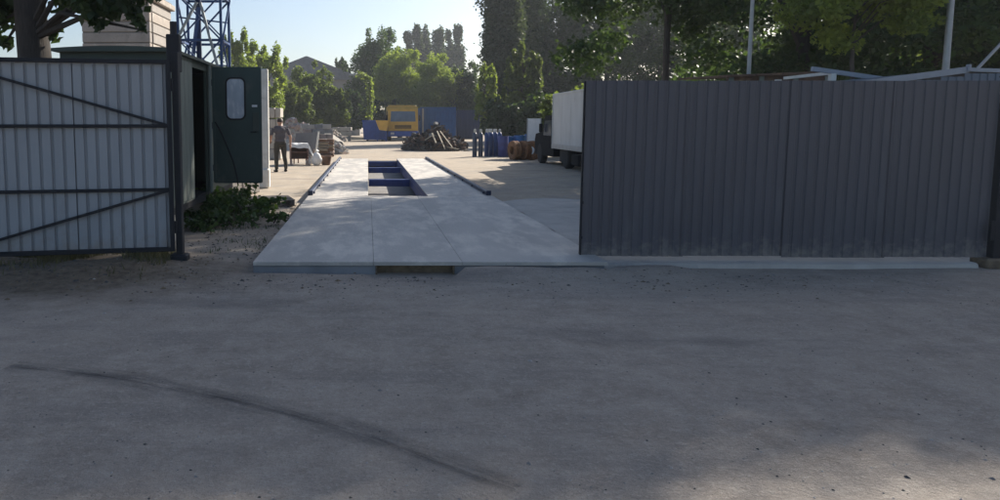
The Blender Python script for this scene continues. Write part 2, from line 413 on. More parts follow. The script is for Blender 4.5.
# ================================================================== WEIGHBRIDGE
steel_top = mat('worn_deck', (.48, .45, .41), (.36, .338, .31), 1.6, .66, .35, 30, spec=.35, c3=(.58, .535, .47), c3amt=.46, c3scale=3.2, stretch=(1, .35, 1))
blue_paint = mat('navy_paint', (.022, .034, .08), (.016, .026, .058), 5, .5, .1, c3=(.10, .085, .075), c3amt=.3, c3scale=7)
blue_grey = mat('blue_grey_paint', (.24, .25, .27), (.18, .19, .21), 4, .6, .1, c3=(.24, .23, .21), c3amt=.38, c3scale=5)
deep_blue = mat('deep_blue_paint', (.03, .055, .19), (.022, .04, .13), 5, .5, .1, c3=(.07, .06, .06), c3amt=.3, c3scale=7)
soil = mat('soil', (.20, .15, .10), (.11, .085, .06), 14, .95, .6)
wb = thing('weighbridge', 'long grey vehicle weighbridge with open central pit and navy kerb rails', 'weighbridge', (0, 0, 0), TH)
ramp_edges = [t_l, .06, 1.02, t_r + .02]
for k in range(3):
    a, b_ = ramp_edges[k] + .0015, ramp_edges[k + 1] - .0015
    nseg = 1
    MB().box(((a + b_) / 2, (s_near + s_mid) / 2 - .004, DZ - .02), (b_ - a, s_mid - s_near - .008, .04), ch=.002).build('ramp_plate', steel_top, wb)
MB().box(((t_l + .09) / 2, s_near + .03, .028), (.09 - t_l, .012, .105)).build('skirt_plate', blue_grey, wb)
MB().box(((.93 + t_r) / 2, s_near + .05, .02), (t_r - .93, .012, .12)).build('skirt_plate', blue_grey, wb)
h = MB(); h.box((.51, s_near + .13, .0), (.84, .05, .155)); h.box((.09, s_near + .08, .02), (.02, .12, .115)); h.box((.93, s_near + .08, .02), (.02, .12, .115)); h.build('hollow_lining', soil, wb)
# tracks, each of three plates
tw = [(t_l, 0.0), (t_g, t_r)]
nseg = 3
for (a, b_) in tw:
    for k in range(nseg):
        s0 = s_mid + (s_far - s_mid) * k / nseg; s1 = s_mid + (s_far - s_mid) * (k + 1) / nseg
        MB().box(((a + b_) / 2, (s0 + s1) / 2, DZ - .012), (b_ - a, s1 - s0 - .012, .024), ch=.004).build('deck_plate', steel_top, wb)
for tt in (0.0 - .016, t_g + .016):                       # deep inner girders
    MB().box((tt, (s_mid + s_far) / 2, -.07), (.02, s_far - s_mid - .02, .33)).build('girder', deep_blue, wb)
for tt in (t_l + .016, t_r - .016):
    MB().box((tt, (s_mid + s_far) / 2, .045), (.02, s_far - s_mid - .02, .10)).build('girder', blue_paint, wb)
# kerb rails
for tt in (t_l + .04, t_r - .05):
    kb = MB().box((tt, (s_mid + s_far) / 2 + .1, DZ + .042), (.08, s_far - s_mid - .1, .075), ch=.012).build('kerb_rail', blue_paint, wb)
    for k in range(10): MB().box((tt - math.copysign(.055, tt), s_mid + .5 + k * (s_far - s_mid - 1) / 9, DZ + .03), (.03, .06, .05), ch=.004).build('kerb_bracket', blue_paint, kb)
    MB().box((tt, s_mid + .137, DZ + .05), (.105, .014, .096), ch=.003).build('end_cap', blue_paint, kb)
# cross beams in the pit
for yy in (180.0, 168.0, 160.2):
    sb = TS(gnd(385, yy, -.02))[1]
    MB().box((t_g / 2, min(sb + .12, s_far - .14), -.11), (t_g - .04, .24, .20), ch=.01).build('cross_beam', deep_blue, wb)
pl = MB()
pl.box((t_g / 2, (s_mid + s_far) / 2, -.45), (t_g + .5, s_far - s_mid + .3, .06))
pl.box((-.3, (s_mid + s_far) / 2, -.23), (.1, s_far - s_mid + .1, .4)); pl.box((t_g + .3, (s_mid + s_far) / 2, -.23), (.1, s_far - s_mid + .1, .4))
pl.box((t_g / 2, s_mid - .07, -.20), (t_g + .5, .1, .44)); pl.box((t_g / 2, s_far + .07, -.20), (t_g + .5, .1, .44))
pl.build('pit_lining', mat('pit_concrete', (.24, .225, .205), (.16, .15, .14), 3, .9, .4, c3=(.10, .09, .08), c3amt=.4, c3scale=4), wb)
MB().box((t_g / 2, s_far + .25, DZ - .03), (t_r - t_l, .45, .06), ch=.006).build('end_beam', steel_top, wb) if False else None

# ================================================================== GATES
def corrugated(width, height, pitch, depth, flip=1, flat=.62, th=.003):
    m = MB(); n = max(1, int(round(width / pitch))); pitch = width / n; prof = []
    for i in range(n):
        x = i * pitch; w = pitch * flat; sl_ = pitch * .07
        prof += [(x, 0), (x + w, 0), (x + w + sl_, depth * flip), (x + pitch - sl_, depth * flip)]
    prof.append((width, 0))
    V = []
    for y in (0, th):
        for z in (0, height): V += [(px_, py_ + y, z) for px_, py_ in prof]
    k = len(prof); F = []
    for i in range(k - 1):
        F.append((i, i + 1, k + i + 1, k + i)); F.append((2 * k + i, 3 * k + i, 3 * k + i + 1, 2 * k + i + 1))
        F.append((i, 2 * k + i, 2 * k + i + 1, i + 1)); F.append((k + i, k + i + 1, 3 * k + i + 1, 3 * k + i))
    F += [(0, k, 3 * k, 2 * k), (k - 1, 3 * k - 1, 4 * k - 1, 2 * k - 1)]
    return m.add(V, F)
black_steel = mat('black_steel', (.024, .026, .031), (.018, .019, .023), 6, .65, .1, spec=.25, c3=(.03, .024, .02), c3amt=.3, c3scale=9)
pale_sheet = mat('pale_sheet', c1=(.32, .335, .355), c2=(.27, .285, .305), scale=3, rough=.5, bump=.05, splash=(.25, .21, .17), c3=(.25, .25, .25), c3amt=.32, c3scale=3.5, stretch=(1, 1, .35))
dark_sheet = mat('graphite_sheet', (.090, .089, .103), (.080, .079, .092), 2.2, .5, .03, splash=(.30, .265, .23), c3=(.104, .103, .115), c3amt=.36, c3scale=3, stretch=(1, 1, .3))

# left leaf: we see the braced back
hb = gnd(176, 265); Yh = hb.y
le = at(0, 250, Yh / 1.043); le.z = 0; hp = at(173, 250, Yh); hp.z = 0
dv = (le - hp).normalized(); rz = math.atan2(-dv.y, -dv.x)         # local -x runs to the left along the leaf
z_top = at(170, 62, Yh).z; z_r1 = at(170, 126, Yh).z; z_r2 = at(170, 189.5, Yh).z; z_bot = at(170, 249, Yh).z
Lw = 2.42
lg = thing('gate_leaf', 'pale grey corrugated gate leaf with black rails and two diagonal braces', 'gate', hp, rz)
w = 0.0; k = 0
widths = [.98, 1.10, .34]
x = -.03
for wd in widths:
    o = corrugated(wd, z_top - z_bot - .03, .122, .024, 1, .70).build('corrugated_sheet', pale_sheet, lg); o.location = (x - wd, .022 + .004 * (k % 2), z_bot + .015); x -= wd - .02; k += 1
MB().box((-Lw / 2 + .02, -.004, z_top), (Lw, .045, .045), ch=.004).build('top_rail', black_steel, lg)
MB().box((-Lw / 2 + .02, -.004, z_bot), (Lw, .045, .05), ch=.004).build('bottom_rail', black_steel, lg)
for z in (z_r1, z_r2): MB().box((-Lw / 2 + .02, -.001, z), (Lw - .08, .035, .036), ch=.004).build('middle_rail', black_steel, lg)
for xx in (-.0, -Lw + .04): MB().box((xx, -.006, (z_top + z_bot) / 2), (.05, .049, z_top - z_bot + .047), ch=.004).build('stile', black_steel, lg)
MB().bar((-.03, -.012, z_r1 + .01), (-Lw + .06, -.012, z_top - .01), .03, .034, up=(0, 1, 0)).build('diagonal_brace', black_steel, lg)
MB().bar((-.03, -.012, z_r2 - .01), (-Lw + .06, -.012, z_bot + .01), .03, .034, up=(0, 1, 0)).build('diagonal_brace', black_steel, lg)
for z in (z_top - .25, z_bot + .25): MB().tube([(.036, .01, z - .07), (.036, .01, z + .07)], .018, 8).build('hinge', black_steel, lg)
# hinge post
gp = thing('gate_post', 'thick black steel post with narrower cap carrying the pale gate leaf', 'post', (hp.x + .075, Yh + .08, 0))
zc = at(166, 33, Yh).z; zt = at(166, 19, Yh).z
MB().box((-.01, 0, zc / 2 - .15), (.075, .10, zc - .1), ch=.008).build('shaft', black_steel, gp)
MB().box((-.06, .14, zc - .20), (.15, .12, .42), ch=.01).build('hinge_box', black_steel, gp)
MB().tube([(-.06, .14, zc), (-.06, .14, zt)], .04, 10).build('cap_pipe', black_steel, gp)
MB().box((-.02, 0, .05), (.2, .18, .14), ch=.02).build('base_block', black_steel, gp)

# right leaf: clean outer face
rb0 = at(581, 250, gnd(579, 265).y); rb1 = at(985, 250, gnd(985, 267).y)
rb0.z = rb1.z = 0; Yr = rb0.y; dv = (rb1 - rb0); Wr = dv.length; rzr = math.atan2(dv.y, dv.x)
zt_r = at(582, 80.5, Yr).z; zb_r = at(582, 256, Yr).z
rg = thing('gate_leaf', 'wide dark graphite corrugated gate leaf standing on a concrete strip', 'gate', rb0, rzr)
nS = 4; wS = Wr / nS
for k in range(nS):
    o = corrugated(wS + .02, zt_r - zb_r - .012 * (k % 2), .1165, .011, 1, .60).build('corrugated_sheet', dark_sheet, rg)
    o.location = (k * wS, .004 * (k % 2), zb_r + (0, .006, -.004, .003)[k]); o.rotation_euler[1] = R((.1, -.12, .15, -.08)[k])
for z in (zb_r + .08, (zb_r + zt_r) / 2, zt_r - .09): MB().box((Wr / 2, .055, z), (Wr - .05, .05, .04), ch=.004).build('back_rail', black_steel, rg)
for xx in (.012, Wr - .03): MB().box((xx, .052, (zt_r + zb_r) / 2), (.04, .046, zt_r - zb_r - .01), ch=.004).build('stile', black_steel, rg)
MB().tube([(-.012, -.012, .0), (-.012, -.012, .95)], .011, 8).build('drop_bolt', black_steel, rg)
for z in (.32, .72): MB().box((-.008, 0, z), (.03, .04, .03)).build('bolt_keeper', black_steel, rg)
rp = thing('gate_post', 'dark steel post on a concrete foot ending the graphite gate leaf', 'post', at(991, 250, Yr - .12) * 1.0)
rp.location.z = 0
zt2 = at(998, 78, Yr).z
MB().box((.03, 0, zt2 / 2), (.10, .10, zt2), ch=.008).build('shaft', black_steel, rp)
MB().box((.03, 0, zt2 + .01), (.12, .12, .02), ch=.004).build('cap', black_steel, rp)
MB().box((0, 0, .05), (.28, .26, .12), ch=.02).build('foot', soil, rp)
MB().box((-.06, -.06, .42), (.05, .03, .22), ch=.006).build('latch', black_steel, rp)

# ================================================================== CABIN with the open door (left)
olive = mat('olive_paint', (.060, .078, .062), (.045, .058, .048), 3, .6, .12, c3=(.10, .095, .075), c3amt=.36, c3scale=4, stretch=(1, 1, .5))
olive_pale = mat('faded_olive', (.19, .21, .18), (.14, .16, .14), 4, .75, .2, c3=(.11, .11, .09), c3amt=.4, c3scale=5, stretch=(3, 3, .5))
door_green = mat('door_green', (.045, .075, .066), (.035, .058, .052), 3, .5, .1, c3=(.085, .095, .08), c3amt=.36, c3scale=4, stretch=(1, 1, .6))
dark_in = mat('dark_interior', (.02, .02, .022), (.015, .015, .016), 5, .9)
glassy = mat('dirty_glass', (.48, .52, .57), (.36, .40, .45), 7, .25, 0, spec=.6, c3=(.62, .63, .63), c3amt=.4, c3scale=14, stretch=(1, 1, .3))
rubber = mat('rubber', (.022, .022, .024), (.014, .014, .015), 8, .8, .2)
cn = at(171.5, 120, 9.7); cn.z = 0
cb = thing('cabin', 'dark olive metal site cabin with an open green door', 'cabin', cn, TH)    # local x right, y away
zf = .50; zr = at(178, 46, 9.75).z - .06; cw, cl_ = 1.42, 4.3
d0, d1 = 1.20, 2.17                                            # doorway along the side wall
th = .05
MB().box((-cw / 2, cl_ / 2, zf - .05), (cw, cl_, .10), ch=.01).build('floor_frame', black_steel, cb)
MB().box((-cw / 2, th / 2, (zf + zr) / 2), (cw, th, zr - zf)).build('end_wall', olive, cb)
MB().box((-cw / 2, cl_ - th / 2, (zf + zr) / 2), (cw, th, zr - zf)).build('end_wall', olive, cb)
MB().box((-cw + th / 2, cl_ / 2, (zf + zr) / 2), (th, cl_ - 2 * th - .004, zr - zf)).build('side_wall', olive, cb)
sw = MB(); sw.box((-th / 2, (th + d0) / 2, (zf + zr) / 2), (th, d0 - th - .004, zr - zf)); sw.build('side_wall', olive_pale, cb)
MB().box((-th / 2, (d1 + cl_ - th) / 2, (zf + zr) / 2), (th, cl_ - th - d1 - .004, zr - zf)).build('side_wall', olive, cb)
MB().box((-th / 2, (d0 + d1) / 2, zr - .06), (th - .004, d1 - d0 - .004, .12)).build('lintel', olive, cb)
for k in range(5):                                             # planks of the pale jamb wall
    MB().box((.012, .07 + k * .235, (zf + zr) / 2 - .02), (.02, .222, zr - zf - .10), ch=.005).build('plank', olive_pale, cb)
rf = MB(); pts = []
for i in range(9):
    u = -1 + i / 4; pts.append((-cw / 2 + u * (cw / 2 + .07), zr + .02 + .03 * (1 - u * u)))
pts += [(cw * 0 + .07, zr - .02), (-cw - .07, zr - .02)]
rf.prism(pts, -.10, cl_ + .1); rf.build('roof', olive, cb)
MB().box((-cw / 2, -.075, zr + .0), (cw + .10, .03, .05), ch=.006).build('roof_edge', olive_pale, cb)
MB().box((-cw / 2, cl_ / 2, zf + .004), (cw - .12, cl_ - .12, .02)).build('floor', dark_in, cb)
for yy in (.3, cl_ / 2, cl_ - .4):
    for xx in (-.25, -cw + .25): MB().box((xx, yy, (zf - .1) / 2), (.38, .28, zf - .1), ch=.02).build('support_block', concrete, cb)
MB().tube([(.035, d1 + .03, zf), (.035, d1 + .03, zr)], .035, 10).build('jamb_pipe', olive_pale, cb)
# door leaf, swung square to the wall
dz0, dz1 = at(236, 183, 11.95).z, at(236, 67, 11.95).z; dw = .79; dy = d1 + .06
dpanel = MB(); dpanel.box((.07 + dw / 2, dy, (dz0 + dz1) / 2), (dw, .045, dz1 - dz0), ch=.02)
dr = dpanel.build('door', door_green, cb)
def rrect(x0, x1, z0, z1, r, n=5):
    p = []
    for cx, cz, a0 in ((x1 - r, z1 - r, 0), (x0 + r, z1 - r, 90), (x0 + r, z0 + r, 180), (x1 - r, z0 + r, 270)):
        for i in range(n + 1): a = R(a0 + 90 * i / n); p.append((cx + r * math.cos(a), cz + r * math.sin(a)))
    return p
kx = 11.95 / FPX
wx0 = .07 + dw * (226 - 210) / 52; wx1 = .07 + dw * (244 - 210) / 52; wz0 = at(236, 118.5, 11.95).z; wz1 = at(236, 79, 11.95).z
def ring(outer, inner, y0, y1):
    m = MB(); n = len(outer); V = []
    for y in (y0, y1): V += [(a, y, b) for a, b in outer] + [(a, y, b) for a, b in inner]
    F = []
    for i in range(n):
        j = (i + 1) % n; F += [(i, j, n + j, n + i), (2 * n + i, 3 * n + i, 3 * n + j, 2 * n + j), (i, 2 * n + i, 2 * n + j, j), (n + i, n + j, 3 * n + j, 3 * n + i)]
    return m.add(V, F)
ring(rrect(wx0 - .025, wx1 + .025, wz0 - .025, wz1 + .025, .09), rrect(wx0, wx1, wz0, wz1, .075), dy - .036, dy - .02).build('window_gasket', rubber, dr)
MB().prism(rrect(wx0 - .004, wx1 + .004, wz0 - .004, wz1 + .004, .075), dy - .028, dy - .0225).build('window_pane', glassy, dr)
MB().box((.07 + dw * .86, dy - .026, at(252, 106, 11.95).z), (.085, .006, .035)).build('notice_plate', mat('white_plate', (.75, .76, .76), (.6, .6, .6), 8, .5), dr)
MB().box((.07 + dw * .88, dy - .028, at(252, 122, 11.95).z), (.10, .012, .30), ch=.003).build('lock_panel', olive, dr)
MB().tube([(.07 + dw * .9, dy - .03, 1.48), (.07 + dw * .9, dy - .075, 1.48), (.07 + dw * .78, dy - .075, 1.48)], .011, 8).build('handle', black_steel, dr)
ring(rrect(.075, .065 + dw, dz0 + .005, dz1 - .005, .05), rrect(.115, .025 + dw, dz0 + .045, dz1 - .045, .04), dy - .030, dy - .022).build('edge_band', door_green, dr)
hz_ = [(213, 122), (217, 128), (224, 143), (231, 160), (235, 175), (236, 184)]
MB().tube([(.07 + dw * (a - 210) / 52, dy - .04, at(a, b, 11.95).z) for a, b in hz_], .012, 6).build('cable', rubber, cb, True)
for z in (dz0 + .25, (dz0 + dz1) / 2, dz1 - .25): MB().tube([(.062, dy - .03, z - .05), (.062, dy - .03, z + .05)], .014, 8).build('hinge', black_steel, dr)

lw0, lw1 = gnd(202, 199), gnd(258, 193)
lwall = thing('low_wall', 'low rough concrete wall between cabin door and whitewashed post', 'wall', (lw0.x, lw0.y, 0), math.atan2(lw1.y - lw0.y, lw1.x - lw0.x))
LL = (lw1 - lw0).length
for k in range(3): MB().box((LL * (k + .5) / 3, 0, .28), (LL / 3 - .015, .16, .62 - .05 * k), ch=.02).build('concrete_block', concrete, lwall)
# whitewashed post behind the door
white_old = mat('old_whitewash', (.72, .70, .64), (.58, .56, .50), 5, .85, .3, c3=(.40, .37, .33), c3amt=.34, c3scale=7)
pb = gnd(266, 188); wp = thing('post', 'tall whitewashed concrete post beside the open cabin door', 'post', pb, TH)
zt_ = at(265, 69, pb.y).z
MB().box((0, 0, zt_ / 2), (.18, .15, zt_), ch=.02).build('shaft', white_old, wp)
MB().box((-.05, 0, .25), (.30, .26, .5), ch=.04).build('footing', white_old, wp)

# ================================================================== BLOCK TOWER far left
YT = 22.0
block_a = mat('block_tan', (.36, .31, .27), (.28, .245, .215), 3, .9, .35, 30, c3=(.42, .385, .34), c3amt=.4, c3scale=4)
block_b = mat('block_grey', (.33, .30, .275), (.26, .24, .22), 3, .9, .35, 30, c3=(.24, .22, .20), c3amt=.4, c3scale=4)
mortar = mat('mortar', (.20, .18, .16), (.15, .135, .12), 10, .95, .2)
tx0, tx1 = at(82, 40, YT).x, at(151, 40, YT).x; tw_ = tx1 - tx0; tdep = 2.2
zc_ = at(110, -6, YT).z; ch_ = .305
tower = thing('block_tower', 'small square tower of tan concrete blocks behind the olive cabin', 'tower', (tx0, YT, 0), -.02)
MB().box((tw_ / 2, tdep / 2, (zc_ - .05) / 2), (tw_ - .05, tdep - .05, zc_ - .05)).build('core', mortar, tower)
random.seed(4)
blk = {}
nrow = int(zc_ / ch_)
bw = tw_ / 1.0
for r_ in range(nrow):
    z = r_ * ch_ + ch_ / 2
    for side in range(2):
        span = tw_ if side == 0 else tdep - .2
        xx = 0
        while xx < span - .02:
            a, b_ = max(xx, 0), min(xx + bw, span)
            if b_ - a > .08:
                key = (round(b_ - a, 3), side)
                L_ = b_ - a - .025
                if key not in blk: blk[key] = [MB().box((0, 0, 0), (L_, .2, ch_ - .03) if side == 0 else (.2, L_, ch_ - .03), ch=.012).mesh('block')]
                me_ = blk[key][0]
                if not me_.materials: me_.materials.append(block_a); 
                o = link('block', me_, tower)
                jit = random.uniform(-.012, .012)
                o.location = ((a + b_) / 2, .09 + jit, z) if side == 0 else (tw_ - .09 + jit, .2 + (a + b_) / 2, z)
                if random.random() < .45:
                    o.material_slots[0].link = 'OBJECT'; o.material_slots[0].material = block_b
            xx += bw
MB().box((tw_ / 2, tdep / 2, nrow * ch_ + .09), (tw_ + .22, tdep + .22, .17), ch=.02).build('cornice', block_a, tower)
MB().box((tw_ / 2, tdep / 2, nrow * ch_ + .21), (tw_ + .06, tdep + .06, .07), ch=.02).build('cap_slab', mortar, tower)

# ================================================================== BLUE LATTICE MAST
blue_st = mat('blue_steel', (.05, .10, .24), (.035, .07, .16), 5, .5, .1, c3=(.12, .09, .08), c3amt=.28, c3scale=8)
pale_st = mat('pale_steel', (.36, .39, .40), (.27, .29, .30), 5, .5, .1, c3=(.22, .17, .13), c3amt=.3, c3scale=6)
YL = 16.0
mx0, mx1 = at(178, 30, YL).x, at(221, 30, YL).x; mw = mx1 - mx0
mast = thing('lattice_mast', 'blue steel lattice mast with pale raking struts behind the cabin', 'mast', ((mx0 + mx1) / 2, YL + mw / 2, 0))
hm = mw / 2; mh = 8.2
for sx in (-1, 1):
    for sy in (-1, 1): MB().bar((sx * hm, sy * hm, 0), (sx * hm, sy * hm, mh), .055, ch=.006).build('leg', blue_st, mast)
lev = [.5 + i * 1.0 for i in range(7)]
lev = [at(220, 40, YL).z - 2 * .95 + .95 * i for i in range(-1, 8)]
for z in lev:
    for s_ in (-1, 1):
        MB().bar((-hm, s_ * hm, z), (hm, s_ * hm, z), .05).build('rung', blue_st, mast)
        MB().bar((s_ * hm, -hm, z), (s_ * hm, hm, z), .045).build('rung', blue_st, mast)
for i in range(len(lev) - 1):
    z0, z1 = lev[i], lev[i + 1]; f = 1 if i % 2 else -1
    for s_ in (-1, 1):
        MB().bar((-hm * f * s_, s_ * (hm + .03), z0), (hm * f * s_, s_ * (hm + .03), z1), .035).build('brace', blue_st, mast)
        MB().bar((s_ * (hm + .03), -hm * f * s_, z0), (s_ * (hm + .03), hm * f * s_, z1), .035).build('brace', blue_st, mast)
ap = at(198, 3, YL) - mast.location; fy = -hm - .12
MB().bar((ap.x, fy, ap.z), (at(174, 48, YL).x - mast.location.x, fy, at(174, 48, YL).z - .0), .065, .05).build('raking_strut', pale_st, mast)
MB().bar((ap.x + .06, fy + .07, ap.z), (at(219, 70, YL).x - mast.location.x, fy + .07, at(219, 70, YL).z), .07, .05).build('raking_strut', pale_st, mast)
MB().bar((at(174, 48, YL).x - mast.location.x, fy, at(174, 48, YL).z), (at(174, 48, YL).x - mast.location.x, fy, 0), .065, .05).build('raking_strut', pale_st, mast)
for i in range(len(lev) - 1):
    z0, z1 = lev[i], lev[i + 1]; f = -1 if i % 2 else 1
    for s_ in (-1, 1):
        MB().bar((-hm * f * s_, s_ * (hm - .03), z0), (hm * f * s_, s_ * (hm - .03), z1), .03).build('brace', blue_st, mast)
    MB().bar((-hm, -hm, z0 + .475), (hm, hm, z0 + .475), .03).build('plan_brace', blue_st, mast)
    MB().bar((-.12, 0, z0), (-.12, 0, z1), .10, .07).build('cable_tray', blue_paint, mast)
MB().bar((-hm - .05, hm * .2, 1.5), (-hm * .1, -hm * .6, at(195, 6, YL).z), .06).build('ladder_rail', blue_st, mast)

# ================================================================== SHED, CANOPY, POLES behind the right gate
shed_blue = mat('shed_blue_grey', (.13, .16, .20), (.10, .125, .16), 3, .55, .08, c3=(.18, .18, .18), c3amt=.35, c3scale=4, stretch=(1, 1, .4))
pale_roof = mat('pale_roof_metal', (.30, .33, .38), (.24, .265, .30), 4, .45, .05, metal=.2)
YS = 10.4
sa = at(846, 86, YS); sb_ = at(967, 69.5, YS); sc = at(1060, 69.5, YS)
shed = thing('lean_to_shed', 'blue grey metal lean-to shed with pale sloping roof edge behind graphite gate', 'shed', (sa.x, YS, 0))
W1, W2 = sb_.x - sa.x, sc.x - sa.x
zA, zB = sa.z - .03, sb_.z - .03
n_ = 9
for k in range(n_):                                            # corrugated wall strips under the slope
    x0, x1 = W2 * k / n_, W2 * (k + 1) / n_
    zz0 = zA + (zB - zA) * min(1, x0 / W1)
    o = corrugated(x1 - x0 + .01, zz0 - .02, .12, .014, 1, .6).build('wall_sheet', shed_blue, shed); o.location = (x0, .0 + .004 * (k % 2), 0)
MB().bar((-.08, .02, zA + .02), (W1 + .03, .02, zB + .03), .085, .05, up=(0, 1, 0)).build('roof_edge', pale_roof, shed)
MB().bar((W1 + .03, .02, zB + .03), (W2, .02, zB - .01), .05, .05, up=(0, 1, 0)).build('roof_edge', pale_roof, shed)
rf = MB(); rf.prism([(-.08, zA + .03), (W1, zB + .04), (W2, zB + .04), (W2, zB + .01), (W1, zB + .01), (-.08, zA + .0)], .05, 3.0); rf.build('roof', shed_blue, shed)
bw_ = MB(); bw_.box((W2 / 2, 2.95, zA / 2), (W2, .05, zA - .02)); bw_.build('back_wall', shed_blue, shed)
MB().box((W2 - .02, 1.5, zA / 2), (.04, 2.8, zA - .02)).build('side_wall', shed_blue, shed)
MB().box((W1 + .02, .0, zB + .05), (.05, .06, .10), ch=.01).build('roof_bracket', pale_roof, shed)

YC = 12.2
ca, cb_ = at(812, 67.5, YC), at(892, 79, YC)
canopy = thing('awning_frame', 'white timber awning frame with short post above the graphite gate', 'awning', (ca.x, YC, 0))
MB().bar((0, 0, ca.z - .02), (cb_.x - ca.x, 0, cb_.z - .02), .07, .06, up=(0, 1, 0)).build('beam', pale_roof, canopy)
px_ = at(832, 80, YC).x - ca.x
for yy in (0.0, 1.6): MB().box((px_, yy, (ca.z - .1) / 2), (.09, .09, ca.z - .1), ch=.006).build('post', white_old, canopy)
for yy in (0.0, 1.6): MB().box((cb_.x - ca.x - .05, yy, (cb_.z - .06) / 2), (.09, .086, cb_.z - .09), ch=.006).build('post', white_old, canopy)
MB().bar((.4, .04, ca.z - .08), (.4, 1.5, ca.z - .08), .05).build('purlin', white_old, canopy)
rusty = mat('rust_brown', (.16, .095, .06), (.09, .055, .04), 5, .85, .3, c3=(.24, .15, .09), c3amt=.38, c3scale=5)
YB = 15.5
ba, bb_ = at(728, 75, YB), at(832, 71, YB)
lowroof = thing('open_shed', 'open timber shed with low rusty brown roof beyond the graphite gate', 'shed', (ba.x, YB, 0))
wR = bb_.x - ba.x; nsh = 4
for k in range(nsh):
    x0 = wR * k / nsh; zz = ba.z + (bb_.z - ba.z) * k / nsh
    MB().box((x0 + wR / nsh / 2, 1.2, zz + .03), (wR / nsh - .01, 2.6, .05), rotx(R(2)) @ roty(R(-2)), ch=.006).build('roof_sheet', rusty, lowroof)
for xx in (.08, wR * .33, wR * .66, wR - .08):
    for yy in (.05, 2.3): MB().box((xx, yy, (ba.z - .02) / 2), (.1, .1, ba.z - .02), ch=.006).build('post', olive_pale, lowroof)
MB().box((wR / 2, .05, ba.z - .06), (wR, .06, .10), ch=.006).build('beam', rusty, lowroof)

galv = mat('galvanised', (.42, .43, .43), (.34, .35, .35), 6, .5, .05, metal=.3)
def pole(px, py, Y, r, H, label, arm):
    b = at(px, py, Y); t = thing('lamp_pole', label, 'pole', (b.x, Y, 0))
    MB().tube([(0, 0, 0), (0, 0, H * .5), (.02, 0, H)], [r * 1.15, r, r * .75], 10).build('shaft', galv, t, True)
    MB().box((0, 0, .15), (r * 4.2, r * 4.2, .3), ch=.03).build('base', concrete, t)
    MB().tube([(.02, 0, H - .02), (.02 + arm * .3, -.1, H + .25), (.02 + arm, -.3, H + .35)], [r * .6, r * .5, r * .45], 8).build('arm', galv, t, True)
    MB().box((.02 + arm * 1.25, -.36, H + .34), (.6, .24, .12), rotz(-.25), ch=.04).build('lamp_head', galv, t)
pole(750.5, 40, 17.2, .042, 9.0, 'thin grey lamp pole rising beyond the rusty open shed', -.9)
pole(948, 40, 16, .062, 8.5, 'stout pale lamp pole rising behind the lean-to shed', .9)
stay = thing('leaning_pipe', 'thin pale pipe leaning up above the lean-to shed roof', 'pipe', (at(978, 68, 12).x, 12, 0))
dx_ = at(1002, 40, 12); MB().bar((-1.3, 0, .0), (0, 0, at(978, 68, 12).z), .035).build('lower_pipe', galv, stay)
MB().bar((0, 0, at(978, 68, 12).z), (dx_.x - stay.location.x + .3, 0, dx_.z + .3), .035).build('upper_pipe', galv, stay)

# ================================================================== YARD THINGS
# --- box truck parked at right, seen along its side
whitebox = mat('grey_white_box', (.52, .53, .53), (.43, .44, .44), 2.2, .6, .05, c3=(.33, .33, .33), c3amt=.34, c3scale=2.6, stretch=(1, 1, .5))
chassis = mat('dark_chassis', (.018, .018, .019), (.012, .012, .013), 6, .8, .2, spec=.15)
dark_cab = mat('dark_cab', (.012, .014, .017), (.009, .01, .013), 5, .8, .03, spec=.08)
tyre = mat('tyre', (.02, .02, .021), (.015, .015, .015), 12, .85, .2); rim = mat('rim', (.35, .35, .35), (.2, .19, .18), 8, .5, .1)
win = mat('vehicle_glass', (.06, .075, .09), (.05, .06, .075), 3, .08, 0, spec=.8)
def wheel(parent, loc, r, w_, name='wheel', side=1):
    M = Matrix.Translation(loc) @ Matrix.Rotation(R(90), 4, 'Y')
    o = MB().lathe([(r * .55, -w_ / 2), (r * .9, -w_ / 2), (r, -w_ * .35), (r, w_ * .35), (r * .9, w_ / 2), (r * .55, w_ / 2)], 20, M).build(name, tyre, parent, True)
    M2 = Matrix.Translation(Vector(loc)) @ Matrix.Rotation(R(90), 4, 'Y')
    MB().lathe([(r * .54, -w_ * .46), (r * .5, -w_ * .3), (r * .2, -w_ * .25), (r * .18, -w_ * .5), (r * .18, w_ * .5), (r * .2, w_ * .25), (r * .5, w_ * .3), (r * .54, w_ * .46)], 16, M2).build('rim', rim, o, True)
    return o
fa = at(553, 120, 28.3)
tt_, ss_ = TS(fa)
bt = thing('box_truck', 'white box truck with dark cab parked in the yard beyond the graphite gate', 'truck', P(tt_, ss_, 0), TH)  # local: x 0..2.1 width, y negative = towards us
zb0, zb1 = at(553, 148.5, 28.3).z, at(553, 94, 28.3).z; BL = 6.2; BW = 2.2
for k in range(5):                                             # side boards of the box body
    y0, y1 = -BL * (k + 1) / 5, -BL * k / 5
    MB().box((.02, (y0 + y1) / 2, (zb0 + zb1) / 2 + .06), (.04, BL / 5 - .012, zb1 - zb0 - .2), ch=.006).build('side_panel', whitebox, bt)
MB().box((BW / 2 + .03, -BL / 2, (zb0 + zb1) / 2), (BW - .03, BL - .02, zb1 - zb0 - .02)).build('box_core', whitebox, bt)
MB().box((.0, -BL / 2, zb0 + .10), (.05, BL, .18), ch=.01).build('lower_rail', mat('rail_grey', (.42, .42, .40), (.34, .33, .32), 4, .6, .1), bt)
MB().box((.0, -BL / 2, zb1 - .03), (.055, BL + .02, .07), ch=.01).build('top_rail', whitebox, bt)
for yy in (.0, -BL): MB().box((.0, yy, (zb0 + zb1) / 2), (.06, .07, zb1 - zb0), ch=.008).build('corner_post', whitebox, bt)
